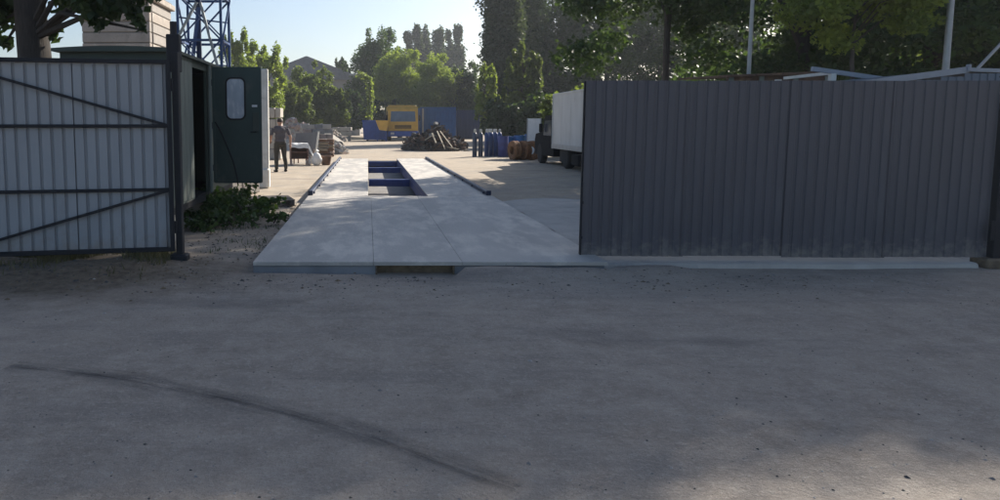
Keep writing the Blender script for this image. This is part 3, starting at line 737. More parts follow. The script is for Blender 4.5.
MB().box((BW / 2, -BL / 2 + .6, zb0 - .14), (1.0, BL + 1.0, .2), ch=.01).build('chassis_frame', chassis, bt)
for yy in (-1.6, -BL + .9):
    for xx in (.22, BW - .22): wheel(bt, (xx, yy, .42), .42, .3)
MB().box((.2, -3.0, zb0 - .3), (.35, .9, .4), ch=.04).build('fuel_tank', chassis, bt)
MB().box((.18, -.75, .42), (.03, .5, .45), ch=.005).build('mudflap', rubber, bt)
cabm = MB(); cabm.prism([(.15, .35), (3.3, .35), (3.35, .95), (3.2, 1.2), (2.0, 1.3), (1.75, 1.8), (1.55, 1.95), (.15, 1.95)], .08, BW - .08, axis='x'); cabm.build('cab', dark_cab, bt)
cw_ = MB(); cw_.prism([(.5, 1.15), (1.75, 1.15), (1.6, 1.75), (.5, 1.75)], .06, .079, axis='x'); cw_.build('side_window', win, bt)
wheel(bt, (.2, 2.4, .42), .42, .26); wheel(bt, (BW - .2, 2.4, .42), .42, .26)
MB().box((-.05, 1.75, 1.45), (.14, .06, .35), ch=.02).build('mirror', chassis, bt)

# --- yellow and blue lorry far back
yel = mat('lorry_yellow', (.62, .36, .05), (.50, .29, .04), 3, .45, .03, c3=(.40, .27, .10), c3amt=.3, c3scale=5)
lblue = mat('lorry_blue', (.014, .075, .36), (.01, .05, .26), 3, .45, .03, c3=(.09, .10, .15), c3amt=.28, c3scale=5)
YK = gnd(403, 141).y
ko = at(403, 141, YK)
lorry = thing('lorry', 'yellow lorry cab with blue bumper facing the yard entrance', 'lorry', (ko.x, YK, 0), .06)
sc_ = YK / FPX; hw = 15 * sc_
zt_k = at(403, 106, YK).z
cabp = [(0, .95), (0, 1.75), (.18, zt_k - .35), (.42, zt_k - .05), (2.1, zt_k - .05), (2.1, .95)]
cm = MB(); cm.prism(cabp, -hw, hw, axis='x'); cm.build('cab', yel, lorry)
MB().box((0, 1.25, zt_k + .0), (2 * hw - .2, 1.6, .18), ch=.07).build('roof_deflector', yel, lorry)
wsp = MB(); wsp.add([(-hw * .84, -.012, 1.85), (hw * .84, -.012, 1.85), (hw * .8, .15, zt_k - .50), (-hw * .8, .15, zt_k - .50), (-hw * .84, .08, 1.85), (hw * .84, .08, 1.85), (hw * .8, .24, zt_k - .50), (-hw * .8, .24, zt_k - .50)], [(0, 1, 2, 3), (7, 6, 5, 4), (0, 4, 5, 1), (3, 2, 6, 7), (0, 3, 7, 4), (1, 5, 6, 2)])
wsp.build('windscreen', mat('windscreen', (.10, .14, .20), (.07, .10, .15), 2, .08, spec=.9), lorry)
MB().box((0, -.02, 1.35), (hw * 1.1, .05, .34), ch=.02).build('grille', chassis, lorry)
for z in (1.27, 1.43): MB().box((0, -.05, z), (hw * 1.05, .02, .03)).build('grille_bar', yel, lorry)
MB().box((0, -.05, .68), (2 * hw + .06, .35, .52), ch=.05).build('bumper', lblue, lorry)
for s_ in (-1, 1):
    MB().box((s_ * hw * .72, -.235, .72), (.34, .03, .2), ch=.02).build('headlight', mat('headlight', (.6, .62, .62), (.45, .46, .46), 5, .2, spec=.8), lorry)
    MB().box((s_ * (hw + .16), .12, 2.2), (.16, .10, .55), ch=.03).build('mirror', chassis, lorry)
    wheel(lorry, (s_ * (hw - .2), .95, .52), .52, .32); wheel(lorry, (s_ * (hw - .25), 4.4, .52), .52, .5)
    sw_ = MB(); sw_.prism([(.35, 1.75), (1.25, 1.75), (1.25, zt_k - .5), (.5, zt_k - .5)], s_ * hw, s_ * (hw + .015), axis='x'); sw_.build('side_window', win, lorry)
MB().box((0, 3.4, .85), (.95, 4.6, .25), ch=.02).build('chassis_frame', chassis, lorry)
MB().box((0, 4.2, 1.25), (2 * hw, 3.2, .5), ch=.03).build('load_bed', lblue, lorry)

# --- blue skip with yellow hopper beside the lorry
YQ = YK - .5
sk = at(375, 139, YQ)
skip = thing('skip_bin', 'low blue steel skip standing beside the yellow lorry', 'skip', (sk.x, YQ, 0))
hk = 12.5 * YQ / FPX; zs = at(375, 121, YQ).z
m_ = MB(); m_.prism([(-hk * .9, .12), (hk * .9, .12), (hk, zs), (-hk, zs)], 0, 2.4); m_.build('body', lblue, skip)
for i in range(5): MB().box((-hk * .85 + i * hk * .425, -.04, zs / 2), (.09, .07, zs - .25), ch=.01).build('rib', lblue, skip)
MB().box((0, -.05, zs), (2 * hk + .1, .12, .12), ch=.02).build('rim', lblue, skip)
for s_ in (-1, 1): MB().box((s_ * hk * .6, .6, .07), (.2, 2.0, .14), ch=.02).build('skid', chassis, skip)
YH = YQ - 1.2; hq = at(383, 141, YH)
hop = thing('hopper', 'small yellow steel hopper standing between the blue skip and lorry', 'hopper', (hq.x - .1, YH, 0))
zq0, zq1 = at(383, 131, YH).z, at(383, 120.5, YH).z
m_ = MB(); m_.prism([(-.25, zq0 + .1), (.45, zq0), (.65, zq1), (-.6, zq1 + .02)], -.2, .7); m_.build('bin', yel, hop)
for s_ in (-1, 1):
    for yy in (-.1, .6): MB().bar((s_ * .42, yy, 0), (s_ * .42, yy, zq0 + .2), .09).build('leg', lblue, hop)

# --- shipping containers
def container(x0, x1, ytop, Y, label, dep, c):
    a = at(x0, ytop, Y); b = at(x1, ytop, Y); Wc = b.x - a.x; H = a.z
    t = thing('shipping_container', label, 'container', (a.x, Y, 0))
    o = corrugated(Wc - .2, H - .28, .28, .036, 1, .45).build('side_panel', c, t); o.location = (.1, -.01, .15)
    MB().box((Wc / 2, dep / 2 + .05, H / 2), (Wc - .1, dep - .1, H - .1)).build('shell', c, t)
    for xx in (.06, Wc - .06): MB().box((xx, .0, H / 2), (.12, .12, H), ch=.01).build('corner_post', c, t)
    for zz in (.07, H - .07): MB().box((Wc / 2, .0, zz), (Wc - .25, .1, .13), ch=.01).build('rail', c, t)
    return t, Wc, H
cblue = mat('container_blue', (.012, .085, .27), (.009, .06, .20), 2.5, .5, .06, c3=(.03, .04, .12), c3amt=.3, c3scale=4)
cnavy = mat('container_navy', (.022, .04, .11), (.018, .03, .08), 2.5, .55, .06, c3=(.06, .05, .05), c3amt=.3, c3scale=4)
t1, W_, H_ = container(420, 456, 107, YK + 3, 'bright blue shipping container beside the yellow lorry', 6.0, cblue)
MB().box((.3, -.1, H_ / 2), (.16, .03, H_ - .3)).build('door_bar', pale_st, t1)
container(457, 483, 110, YK + 9, 'darker navy shipping container set back behind the scrap heap', 6.0, cnavy)

# --- scrap heap
random.seed(11)
YP = gnd(438, 151).y
hp0 = at(437, 151, YP)
heap = thing('scrap_heap', 'dark mound of tangled scrap metal with pale sticks in the yard', 'scrap heap', (hp0.x, YP, 0))
hw_ = 33 * YP / FPX; hh = at(437, 129, YP).z
scrapm = [mat('scrap_dark', (.07, .055, .05), (.035, .03, .03), 6, .8, .4), mat('scrap_rust', (.17, .10, .065), (.10, .06, .045), 6, .85, .4), mat('scrap_grey', (.22, .21, .20), (.13, .125, .12), 6, .6, .3)]
def hprof(u, v): return max(0, (1 - u * u - v * v)) ** .8 * (1 + .25 * math.sin(u * 7 + 1) + .15 * math.sin(v * 9))
core = MB(); N = 18; V = []; F = []
for j in range(N + 1):
    for i in range(N + 1):
        u, v = i / N * 2 - 1, j / N * 2 - 1; V.append((u * hw_, v * 1.7 + 1.2, hprof(u, v) * hh * .85 - .02 + random.uniform(-.05, .05)))
for j in range(N):
    for i in range(N): a = j * (N + 1) + i; F.append((a, a + 1, a + N + 2, a + N + 1))
core.add(V, F); core.build('mound', scrapm[0], heap)
sm_ = MB()
for k in range(900):
    u, v = random.uniform(-1, 1), random.uniform(-1, .7)
    z = hprof(u, v) * hh * .85
    if z < .03: continue
    Mx = Matrix.Rotation(random.uniform(0, 6.28), 3, 'Z') @ Matrix.Rotation(random.gauss(0, .5), 3, 'X') @ Matrix.Rotation(random.gauss(0, .5), 3, 'Y')
    ty = random.random(); L_ = random.uniform(.15, .7)
    s_ = (L_, .05, .05) if ty < .45 else ((L_ * .7, L_ * .5, .012) if ty < .8 else (L_ * .4, L_ * .35, L_ * .3))
    sm_.box((u * hw_, v * 1.7 + 1.2, z + random.uniform(-.02, .12)), s_, Mx, mi=random.choice((0, 0, 0, 1, 1, 2)))
o = sm_.build('scrap_pieces', scrapm, heap); o['kind'] = 'stuff'
for (a, b, c_, d) in ((437, 131, 445, 149), (440, 131, 452, 147), (432, 133, 436, 143), (425, 140, 433, 135), (447, 147, 458, 149)):
    p, q = at(a, b, YP - .35), at(c_, d, YP - .6); MB().bar(p - heap.location, q - heap.location, .09, .04).build('pale_stick', mat('pale_wood', (.46, .41, .32), (.36, .32, .25), 6, .8, .2), heap)

# --- gas cylinders and drums
def lathe_thing(name, label, cat, prof, m, loc, group=None, n=16): return None
YG = gnd(477, 157).y
cyl_dark = mat('cylinder_teal', (.045, .07, .12), (.035, .05, .09), 6, .45, .05, c3=(.10, .09, .085), c3amt=.3, c3scale=8)
cyl_blue = mat('cylinder_blue', (.035, .075, .22), (.025, .055, .16), 6, .45, .05, c3=(.09, .09, .11), c3amt=.3, c3scale=8)
brass = mat('valve_metal', (.55, .55, .52), (.4, .4, .38), 6, .4, 0, metal=.4)
def gas_cylinder(m, label, group):
    t = thing('gas_cylinder', label, 'gas cylinder', (0, 0, 0), 0, group)
    MB().lathe([(.0, .0), (.10, .0), (.112, .03), (.112, 1.02), (.10, 1.12), (.06, 1.19), (.035, 1.2)], 14).build('body', m, t, True)
    MB().lathe([(.035, 1.19), (.055, 1.2), (.06, 1.3), (.045, 1.36), (.0, 1.37)], 12).build('valve_cap', brass, t, True)
    return t
g0 = gas_cylinder(cyl_dark, 'tall slate dark gas cylinder with pale valve cap at the row end', 'pair of dark gas cylinders')
p0 = at(474.5, 157, YG); g0.location = (p0.x, YG, 0)
g1 = copy_tree(g0); p1 = at(480.5, 157, YG); g1.location = (p1.x, YG + .02, 0); g1.rotation_euler[2] = .8
gb = gas_cylinder(cyl_blue, 'blue gas cylinder standing in the cluster beside the dark pair', 'cluster of blue gas cylinders')
for i, (xx, dy_) in enumerate(((486.5, .7), (491, .9), (495.5, .8), (489, 1.25), (494, 1.35), (499.5, 1.1))):
    t = gb if i == 0 else copy_tree(gb); Y = YG + dy_; t.location = (at(xx, 150, Y).x, Y, 0); t.rotation_euler[2] = i * .7
def drum(m, label, group):
    t = thing('drum', label, 'drum', (0, 0, 0), 0, group); r = .29
    MB().lathe([(r * .96, 0), (r, .02), (r, .28), (r * 1.03, .30), (r, .32), (r, .57), (r * 1.03, .59), (r, .61), (r, .86), (r * .97, .88), (r * .95, .865), (0, .86)], 20).build('shell', m, t, True)
    MB().lathe([(.03, .86), (.035, .885), (0, .885)], 10, Matrix.Translation((.16, 0, 0))).build('bung', brass, t)
    return t
dblue = mat('drum_blue', (.02, .12, .33), (.016, .09, .25), 5, .4, .03, c3=(.10, .11, .16), c3amt=.26, c3scale=6)
dm = drum(dblue, 'blue steel drum standing among the rest behind the rusty coils', 'blue drums behind the coils')
for i, (xx, dy_, z) in enumerate(((507.5, .95, 0), (519.5, .9, 0), (530, 1.3, 0), (513, 1.75, 0), (525, 1.9, 0))):
    if z: continue
    t = dm if i == 0 else copy_tree(dm); Y = YG + dy_; t.location = (at(xx, 150, Y).x, Y, z); t.rotation_euler[2] = i; t.scale = (1, 1, 1.12 + .06 * (i % 3))
dp = drum(mat('drum_violet', (.06, .07, .24), (.045, .05, .17), 5, .4, .03), 'violet blue steel drum at the end of the drum row', None)
dp.scale = (.9, .9, 1.15); dp.location = (at(503, 150, YG + .35).x, YG + .35, 0)
# --- rusty coils
coilm = mat('coil_rust', (.30, .155, .07), (.19, .095, .05), 7, .8, .3, c3=(.12, .07, .05), c3amt=.38, c3scale=8)
YO = gnd(523, 160).y
def coil():
    t = thing('wire_coil', 'rusty orange coil of steel rod standing in a row by the dark cab', 'coil', (0, 0, 0), 0, 'row of rusty coils')
    random.seed(3)
    for k in range(12):
        R_ = .22 + .055 * (k // 3) + .01 * (k % 2); yy = -.11 + (k % 3) * .10; pts = []
        for i in range(25): a = 2 * math.pi * i / 24; pts.append((yy + .015 * math.sin(3 * a + k), R_ * math.cos(a), .43 + R_ * math.sin(a)))
        MB().tube(pts, .042, 6, False).build('strand', coilm, t, True)
    for a in (.4, 2.5, 4.6): MB().box((0, .37 * math.cos(a), .43 + .37 * math.sin(a)), (.3, .05, .05), rotx(a)).build('tie', black_steel, t)
    return t
c0 = coil()
for i, xx in enumerate((514.5, 523.5, 532)):
    t = c0 if i == 0 else copy_tree(c0); p = at(xx, 160, YO); t.location = (p.x, YO + .1 * (i % 2), 0); t.rotation_euler[2] = R(18 + 16 * i)
# --- white panel
YW = YO + 1.6; pw = at(533.5, 150, YW)
wpn = thing('display_board', 'white sheet panel in a thin frame upright behind the rusty coils', 'panel', (pw.x, YW, 0), -.25)
zt_w = at(533, 118, YW).z
MB().box((0, 0, zt_w / 2), (.58, .03, zt_w - .04), rotx(R(-4))).build('sheet', mat('white_panel', (.72, .75, .78), (.62, .65, .68), 4, .5), wpn)
for s_ in (-1, 1): MB().box((s_ * .31, 0, zt_w / 2), (.045, .05, zt_w), rotx(R(-4)), ch=.005).build('frame_side', pale_st, wpn)
MB().box((0, .07, .05), (.8, .4, .1), ch=.01).build('foot', chassis, wpn)

# --- left side of the yard: rubble, slabs, cabinet
slabm = [mat('slab_pale', (.46, .42, .37), (.36, .33, .29), 4, .9, .3), mat('slab_pink', (.40, .31, .265), (.31, .24, .21), 4, .9, .3), mat('slab_grey', (.27, .27, .27), (.2, .2, .2), 4, .9, .3)]
def slab_stack(px, pyb, pyt, wpx, label, seed, layers=5, name='slab_stack', cat='slab stack', depth=1.0, ms=slabm, rows=2):
    random.seed(seed); b = gnd(px, pyb); H = at(px, pyt, b.y).z; W = wpx * b.y / FPX
    t = thing(name, label, cat, (b.x, b.y + depth / 2, 0), random.uniform(-.1, .15)); lh = H / layers
    for k in range(layers):
        xx = -W / 2
        while xx < W / 2 - .1:
            ww = random.uniform(.5, .9) * W / rows; ww = min(ww, W / 2 - xx)
            MB().box((xx + ww / 2, random.uniform(-.08, .08), k * lh + lh / 2), (ww - .02, depth * random.uniform(.8, 1), lh * random.uniform(.8, .97)), Matrix.Rotation(random.uniform(-.06, .06), 3, 'Z') @ roty(random.uniform(-.03, .03)), ch=.03).build('slab', random.choice(ms), t)
            xx += ww
    return t
slab_stack(274, 160, 107.5, 15, 'tall pale concrete block stack behind the standing man', 1, 5, 'block_stack', 'block stack', .8, [slabm[0]], 1)
slab_stack(316, 149, 124, 32, 'wide stack of broken tan paving slabs in the yard', 2, 5)
slab_stack(342, 141, 127, 19, 'low pallet of grey concrete slabs near the far trees', 3, 3, ms=[slabm[2], slabm[0]])
slab_stack(326, 157, 139, 16, 'stack of rough brown boards and slabs by the weighbridge', 5, 6, 'board_stack', 'board stack', .9, [slabm[1], scrapm[1], mat('old_wood', (.30, .245, .18), (.2, .165, .12), 5, .85, .3, stretch=(1, 6, 6))], 1)
rb = gnd(292, 150)
rub = thing('rubble_mound', 'mound of pinkish broken brick rubble behind the standing man', 'rubble', (rb.x, rb.y, 0))
random.seed(9); mm = MB(); hr = at(292, 114, rb.y).z
for k in range(420):
    a, r_ = random.uniform(0, 6.28), math.sqrt(random.random()); z = (1 - r_) * hr * .9
    mm.box((r_ * 1.35 * math.cos(a), r_ * 1.0 * math.sin(a), z + .05), [random.uniform(.1, .32) for _ in range(3)], Matrix.Rotation(random.uniform(0, 6), 3, (random.random(), random.random(), 1)), mi=random.choice((0, 1, 1, 2)))
mm.lathe([(1.3, -.02), (.9, hr * .25), (.4, hr * .6), (0, hr * .85)], 14)
o = mm.build('rubble_pieces', slabm, rub); o['kind'] = 'stuff'
def rubble_heap(px, pyb, pyt, rx, label, seed, n=300):
    b = gnd(px, pyb); t = thing('rubble_mound', label, 'rubble', (b.x, b.y, 0)); rd = random.Random(seed); m = MB(); h_ = at(px, pyt, b.y).z
    for k in range(n):
        a, r_ = rd.uniform(0, 6.28), math.sqrt(rd.random()); z = (1 - r_ ** 1.5) * h_ * .9
        m.box((r_ * rx * math.cos(a), r_ * .9 * math.sin(a), z + .04), [rd.uniform(.1, .42), rd.uniform(.1, .3), rd.uniform(.06, .2)], Matrix.Rotation(rd.uniform(0, 6), 3, (rd.random() * .5, rd.random() * .5, 1)), mi=rd.choice((0, 0, 0, 1, 2)))
    m.lathe([(rx * .95, -.02), (rx * .6, h_ * .35), (rx * .3, h_ * .65), (0, h_ * .85)], 14)
    o = m.build('rubble_pieces', slabm, t); o['kind'] = 'stuff'
rubble_heap(322, 142, 124, 2.3, 'long low ridge of pale rubble behind the slab stacks', 23, 420)
rubble_heap(304, 146, 122, 1.5, 'pale mound of broken concrete between slab stacks', 21)
rubble_heap(333, 154, 141, .8, 'small heap of pale debris beside the rusty wheel', 22, 160)
YC2 = gnd(300, 165).y
lp0 = at(306, 158, YC2 + .9)
lpn = thing('plywood_board', 'large grey board with white edge leaning behind the draped cabinet', 'panel', (lp0.x, YC2 + .9, 0))
zl0, zl1 = at(306, 154, YC2 + .9).z, at(306, 132, YC2 + .9).z
greyb = mat('grey_board', (.16, .165, .18), (.13, .135, .15), 4, .6, .05)
xl = lambda a: at(a, 140, YC2 + .9).x - lp0.x
m_ = MB(); m_.prism([(xl(296), zl1 - .05), (xl(318), zl1), (xl(314), zl0 - .1), (xl(293), zl0 - .1)], 0, .035); m_.build('board', greyb, lpn)
MB().bar((xl(318.7), .0, zl1 + .02), (xl(314.7), .0, zl0 - .25), .07, .05, up=(0, 1, 0)).build('white_edge', white_old, lpn)
MB().bar((xl(297), .15, zl1 - .2), (xl(297), .5, 0), .06).build('prop', slabm[1], lpn)
MB().bar((xl(313), .12, zl1 - .2), (xl(313), .5, 0), .06).build('prop', slabm[1], lpn)
MB().bar((xl(294), -.03, 0), (xl(294), -.03, zl0 + .2), .06).build('prop', slabm[1], lpn)
MB().bar((xl(314), -.03, 0), (xl(314), -.03, zl0 + .2), .06).build('prop', slabm[1], lpn)
cbp = at(299, 165, YC2)
cab2 = thing('cabinet', 'small open reddish brown cabinet on legs near the leaning grey board', 'cabinet', (cbp.x, YC2, 0), .2)
redbr = mat('red_brown_wood', (.20, .10, .07), (.14, .07, .05), 6, .6, .1, stretch=(1, 1, 5))
pinkw = mat('pink_wood', (.46, .34, .29), (.38, .28, .24), 6, .7, .1)
zc2 = at(299, 144, YC2).z
for xx in (-.33, .33): MB().box((xx, 0, zc2 * .62), (.04, .45, zc2 * .66), ch=.004).build('side', redbr, cab2)
for zz in (zc2 * .32, zc2 * .62, zc2 * .93): MB().box((0, 0, zz), (.62, .44, .035)).build('shelf', redbr, cab2)
MB().box((0, .21, zc2 * .62), (.62, .02, zc2 * .6)).build('back', redbr, cab2)
for xx in (-.31, .31):
    for yy in (-.19, .19): MB().box((xx, yy, zc2 * .145), (.06, .06, zc2 * .29), ch=.004).build('leg', pinkw, cab2)
# white sheet draped on the cabinet
wcl = mat('white_cloth', (.78, .77, .74), (.68, .67, .65), 8, .85, .2)
V, F = [], []; NX, NY = 22, 12; random.seed(2)
for layer in (0, 1):
    for j in range(NY + 1):
        for i in range(NX + 1):
            u, v = i / NX, j / NY; x = -.38 + u * 1.25; y = -.30 + v * .58
            z = zc2 * .97 + .03
            if x > .36: z = zc2 * .97 + .03 - (x - .36) * 1.35; x = .36 + (x - .36) * .55
            if y < -.2: z -= (-.2 - y) * 1.6; y = -.2 - (-.2 - y) * .35 - .04
            z += .02 * math.sin(u * 17 + v * 5) + .015 * math.sin(v * 14 + u * 9)
            V.append((x, y + .01 * math.sin(u * 30), z + .012 * layer))
n1 = (NX + 1) * (NY + 1)
for j in range(NY):
    for i in range(NX): a = j * (NX + 1) + i; F += [(a, a + NX + 1, a + NX + 2, a + 1), (n1 + a, n1 + a + 1, n1 + a + NX + 2, n1 + a + NX + 1)]
dcl = MB().add(V, F).build('dust_sheet', wcl, None, True, (cbp.x, YC2, 0), .2); tag(dcl, 'crumpled white sheet draped over the reddish brown cabinet', 'sheet')
def sack(px, py, w, hgt, label, seed, m=wcl):
    b = gnd(px, py); rng = random.Random(seed); V, F = [], []; n, mm_ = 16, 10
    for i in range(mm_ + 1):
        a = math.pi * i / mm_
        for k in range(n):
            c = 2 * math.pi * k / n; q = 1 + .10 * math.sin(3 * c + seed) * math.sin(a) + rng.uniform(-.05, .05)
            z = hgt / 2 * (1 + math.cos(a)); V.append((w / 2 * math.sin(a) ** .6 * math.cos(c) * q * (1.0 if z < hgt * .6 else .8), w * .4 * math.sin(a) ** .6 * math.sin(c) * q, z))
    for i in range(mm_):
        for k in range(n): F.append((i * n + k, (i + 1) * n + k, (i + 1) * n + (k + 1) % n, i * n + (k + 1) % n))
    t = thing('sack', label, 'sack', (b.x, b.y, 0)); MB().add(V, F).build('bag', m, t, True)
    tie = MB(); tie.tube([(0, 0, hgt - .03), (.02, .01, hgt + .04), (.05, -.02, hgt + .09)], [.05, .03, .06], 8); tie.build('tied_neck', m, t, True)
sack(316.5, 165.5, .42, .5, 'full white sack on the ground beside the draped cabinet', 1)
sack(309.5, 165, .3, .3, 'small white sack slumped between cabinet and full sack', 4)
tb = gnd(326, 165)
tub = thing('planter', 'squat brown clay pot at the edge of the weighbridge', 'pot', tb)
MB().lathe([(.14, 0), (.17, .02), (.22, .3), (.25, .31), (.25, .36), (.21, .36), (.19, .28), (0, .27)], 16).build('pot', mat('clay', (.20, .12, .08), (.14, .085, .06), 6, .8, .2), tub, True)
MB().lathe([(.2, .285), (.1, .31), (0, .32)], 12).build('soil_fill', soil, tub, True)
tyl = gnd(339.5, 149.5)
otr = thing('old_wheel', 'rusty dark wheel lying upright on the sandy yard', 'wheel', (tyl.x, tyl.y, 0), R(60))
wheel(otr, (0, 0, .26), .26, .2, 'tyre')

# --- pallet and stone heap next to the ramp
pm_ = gnd(270, 206); palw = mat('grey_pallet_wood', (.17, .15, .135), (.11, .10, .09), 5, .85, .3, stretch=(1, 6, 6))
pal = thing('pallet', 'weathered dark wooden pallet lying beside the weighbridge ramp', 'pallet', (pm_.x - .1, pm_.y + .25, 0), .25)
for k in range(5): MB().box((0, -.42 + k * .21, .125), (1.0, .13, .022), ch=.003).build('board', palw, pal)
for xx in (-.45, 0, .45): MB().box((xx, 0, .06), (.09, .95, .10), ch=.004).build('runner', palw, pal)
def stone(px, py, r, label, seed, m=None):
    b = gnd(px, py); rng = random.Random(seed); mb = MB(); mb.ell((0, 0, r * .55), (r, r * .8, r * .65), 10, 7)
    mb.v = [(x * rng.uniform(.85, 1.12), y * rng.uniform(.85, 1.12), max(-.01, z * rng.uniform(.85, 1.12))) for x, y, z in mb.v]
    o = mb.build('rubble_stone', m or slabm[0], None, False, (b.x, b.y, gz(b.x, b.y))); tag(o, label, 'stone')
whitest = mat('white_lump', (.62, .62, .61), (.5, .5, .5), 5, .85, .2)
stone(189, 227, .135, 'pale lump of concrete against the black gate post', 1, whitest)
stone(186, 217, .10, 'smaller pale lump behind the lump by the gate post', 2, whitest)
stone(194, 212, .08, 'small white stone at the edge of the cut branches', 3, whitest)

# ================================================================== PERSON
def person():
    pf = gnd(280.5, 172)
    t = thing('person', 'person in grey t-shirt and dark trousers standing in the yard', 'person', (pf.x, pf.y, 0), R(200))
    t.scale = (1.14, 1.1, 1)
    m = MB()
    H = at(280, 118.5, pf.y).z; k = H / 1.76
    S = lambda pts, rad, n=12: m.tube([Vector(p) * k for p in pts], [r * k for r in rad], n)
    # local: faces -y
    m.ell(Vector((0, .0, 1.02)) * k, (.165 * k, .125 * k, .13 * k), 16, 10)
    m.ell(Vector((0, .01, 1.18)) * k, (.16 * k, .115 * k, .18 * k), 16, 10)
    m.ell(Vector((0, .015, 1.36)) * k, (.185 * k, .12 * k, .16 * k), 16, 10)
    m.ell(Vector((0, .0, .93)) * k, (.165 * k, .125 * k, .10 * k), 16, 10)
    S([(-.17, .01, 1.44), (0, .01, 1.47), (.17, .01, 1.44)], [.06, .075, .06])
    S([(0, .01, 1.46), (0, -.005, 1.57)], [.062, .055])
    m.ell(Vector((0, -.015, 1.655)) * k, (.075 * k, .095 * k, .11 * k), 16, 12)
    m.ell(Vector((0, -.045, 1.60)) * k, (.055 * k, .055 * k, .05 * k), 12, 8)       # jaw
    m.ell(Vector((0, -.112, 1.635)) * k, (.014 * k, .022 * k, .025 * k), 8, 6)      # nose
    for s in (-1, 1): m.ell(Vector((s * .076, .0, 1.64)) * k, (.012 * k, .022 * k, .032 * k), 8, 6)
    # legs
    for s, fx, fy in ((-1, -.17, -.05), (1, .13, .06)):
        S([(s * .085, 0, .95), (s * .095 + (fx - s * .1) * .3, -.02 + fy * .3, .72), ((s * .1 + fx) / 2, fy * .6 - .025, .50), (fx, fy, .30), (fx, fy + .015, .10)], [.098, .088, .066, .062, .052])
        S([(fx, fy + .05, .045), (fx, fy - .05, .05), (fx + s * .02, fy - .17, .035)], [.044, .048, .036])
    # arms: right hangs, left bent forward
    def arm(sh, el, wr, dirs, palmdir):
        S([sh, [(a + b) / 2 for a, b in zip(sh, el)], el], [.058, .05, .042]); S([el, [(a * .6 + b * .4) for a, b in zip(el, wr)], wr], [.042, .04, .028])
        w_ = Vector(wr); d = (w_ - Vector(el)).normalized(); sd_ = Vector(palmdir); 
        S([wr, w_ + d * .05, w_ + d * .09], [.028, .036, .036])
        nrm = d.cross(sd_).normalized()
        for i, L_ in enumerate((.07, .082, .078, .06)):
            o = sd_ * ((i - 1.5) * .019); b = w_ + d * .085 + o
            S([b, b + d * L_ * .5 + nrm * .008, b + d * L_ * .85 + nrm * .03], [.0105, .010, .008], 6)
        b = w_ + d * .03 - sd_ * .03; S([b, b + d * .03 - sd_ * .03 + nrm * .01, b + d * .06 - sd_ * .035 + nrm * .02], [.013, .012, .009], 6)
    arm((-.20, .01, 1.43), (-.30, .04, 1.15), (-.31, -.03, .90), None, (0, -1, 0))
    arm((.20, .01, 1.43), (.28, .05, 1.16), (.24, -.16, 1.02), None, (0, 0, -1))
    raw = m.build('body', mat('skin', (.42, .25, .18), (.36, .21, .15), 8, .6), t)
    md = raw.modifiers.new('r', 'REMESH'); md.mode = 'VOXEL'; md.voxel_size = .0115
    ms_ = raw.modifiers.new('s', 'SMOOTH'); ms_.factor = .5; ms_.iterations = 3
    dg = bpy.context.evaluated_depsgraph_get(); me2 = bpy.data.meshes.new_from_object(raw.evaluated_get(dg)); raw.modifiers.clear(); raw.data = me2
    me2.materials.clear()
    for q in (mat('skin', (.42, .25, .18)), mat('tshirt', (.11, .10, .11), (.08, .075, .085), 9, .9, .3, 30), mat('trousers', (.06, .055, .045), (.04, .037, .03), 9, .9, .3, 30), mat('shoes', (.03, .025, .022), None, 9, .6)): me2.materials.append(q)
    nf = len(me2.polygons); c = np.empty(nf * 3); me2.polygons.foreach_get('center', c); c = c.reshape(-1, 3) / k
    mi = np.zeros(nf, int); z = c[:, 2]; ax = np.abs(c[:, 0])
    torso = (z > 1.0) & (z < 1.52) & (ax < .215) & (c[:, 1] > -.135)
    sleeve = (z > 1.22) & (z < 1.52)
    mi[torso | sleeve] = 1
    mi[(z <= 1.0) & (ax < .235) & (z > .085)] = 2; mi[(z <= .085)] = 3
    me2.polygons.foreach_set('material_index', mi.astype(np.int32)); me2.polygons.foreach_set('use_smooth', np.ones(nf, bool)); me2.update()
    hm_ = MB(); N = 16
    V, F = [], []
    for i in range(7):
        a = math.pi * .5 * i / 6 * 1.12
        for j in range(N):
            b = 2 * math.pi * j / N; dip = .025 * max(0, -math.sin(b)) * (i / 6)
            V.append((.082 * k * math.sin(a) * math.cos(b), (-.008 + .101 * math.sin(a) * math.sin(b)) * k, (1.663 + .112 * math.cos(a) + dip * 2) * k))
    for i in range(6):
        for j in range(N): F.append((i * N + j, (i + 1) * N + j, (i + 1) * N + (j + 1) % N, i * N + (j + 1) % N))
    hm_.add(V, F); hm_.build('hair', mat('hair', (.06, .045, .04), (.04, .03, .028), 20, .8, .3), t, True)
person()

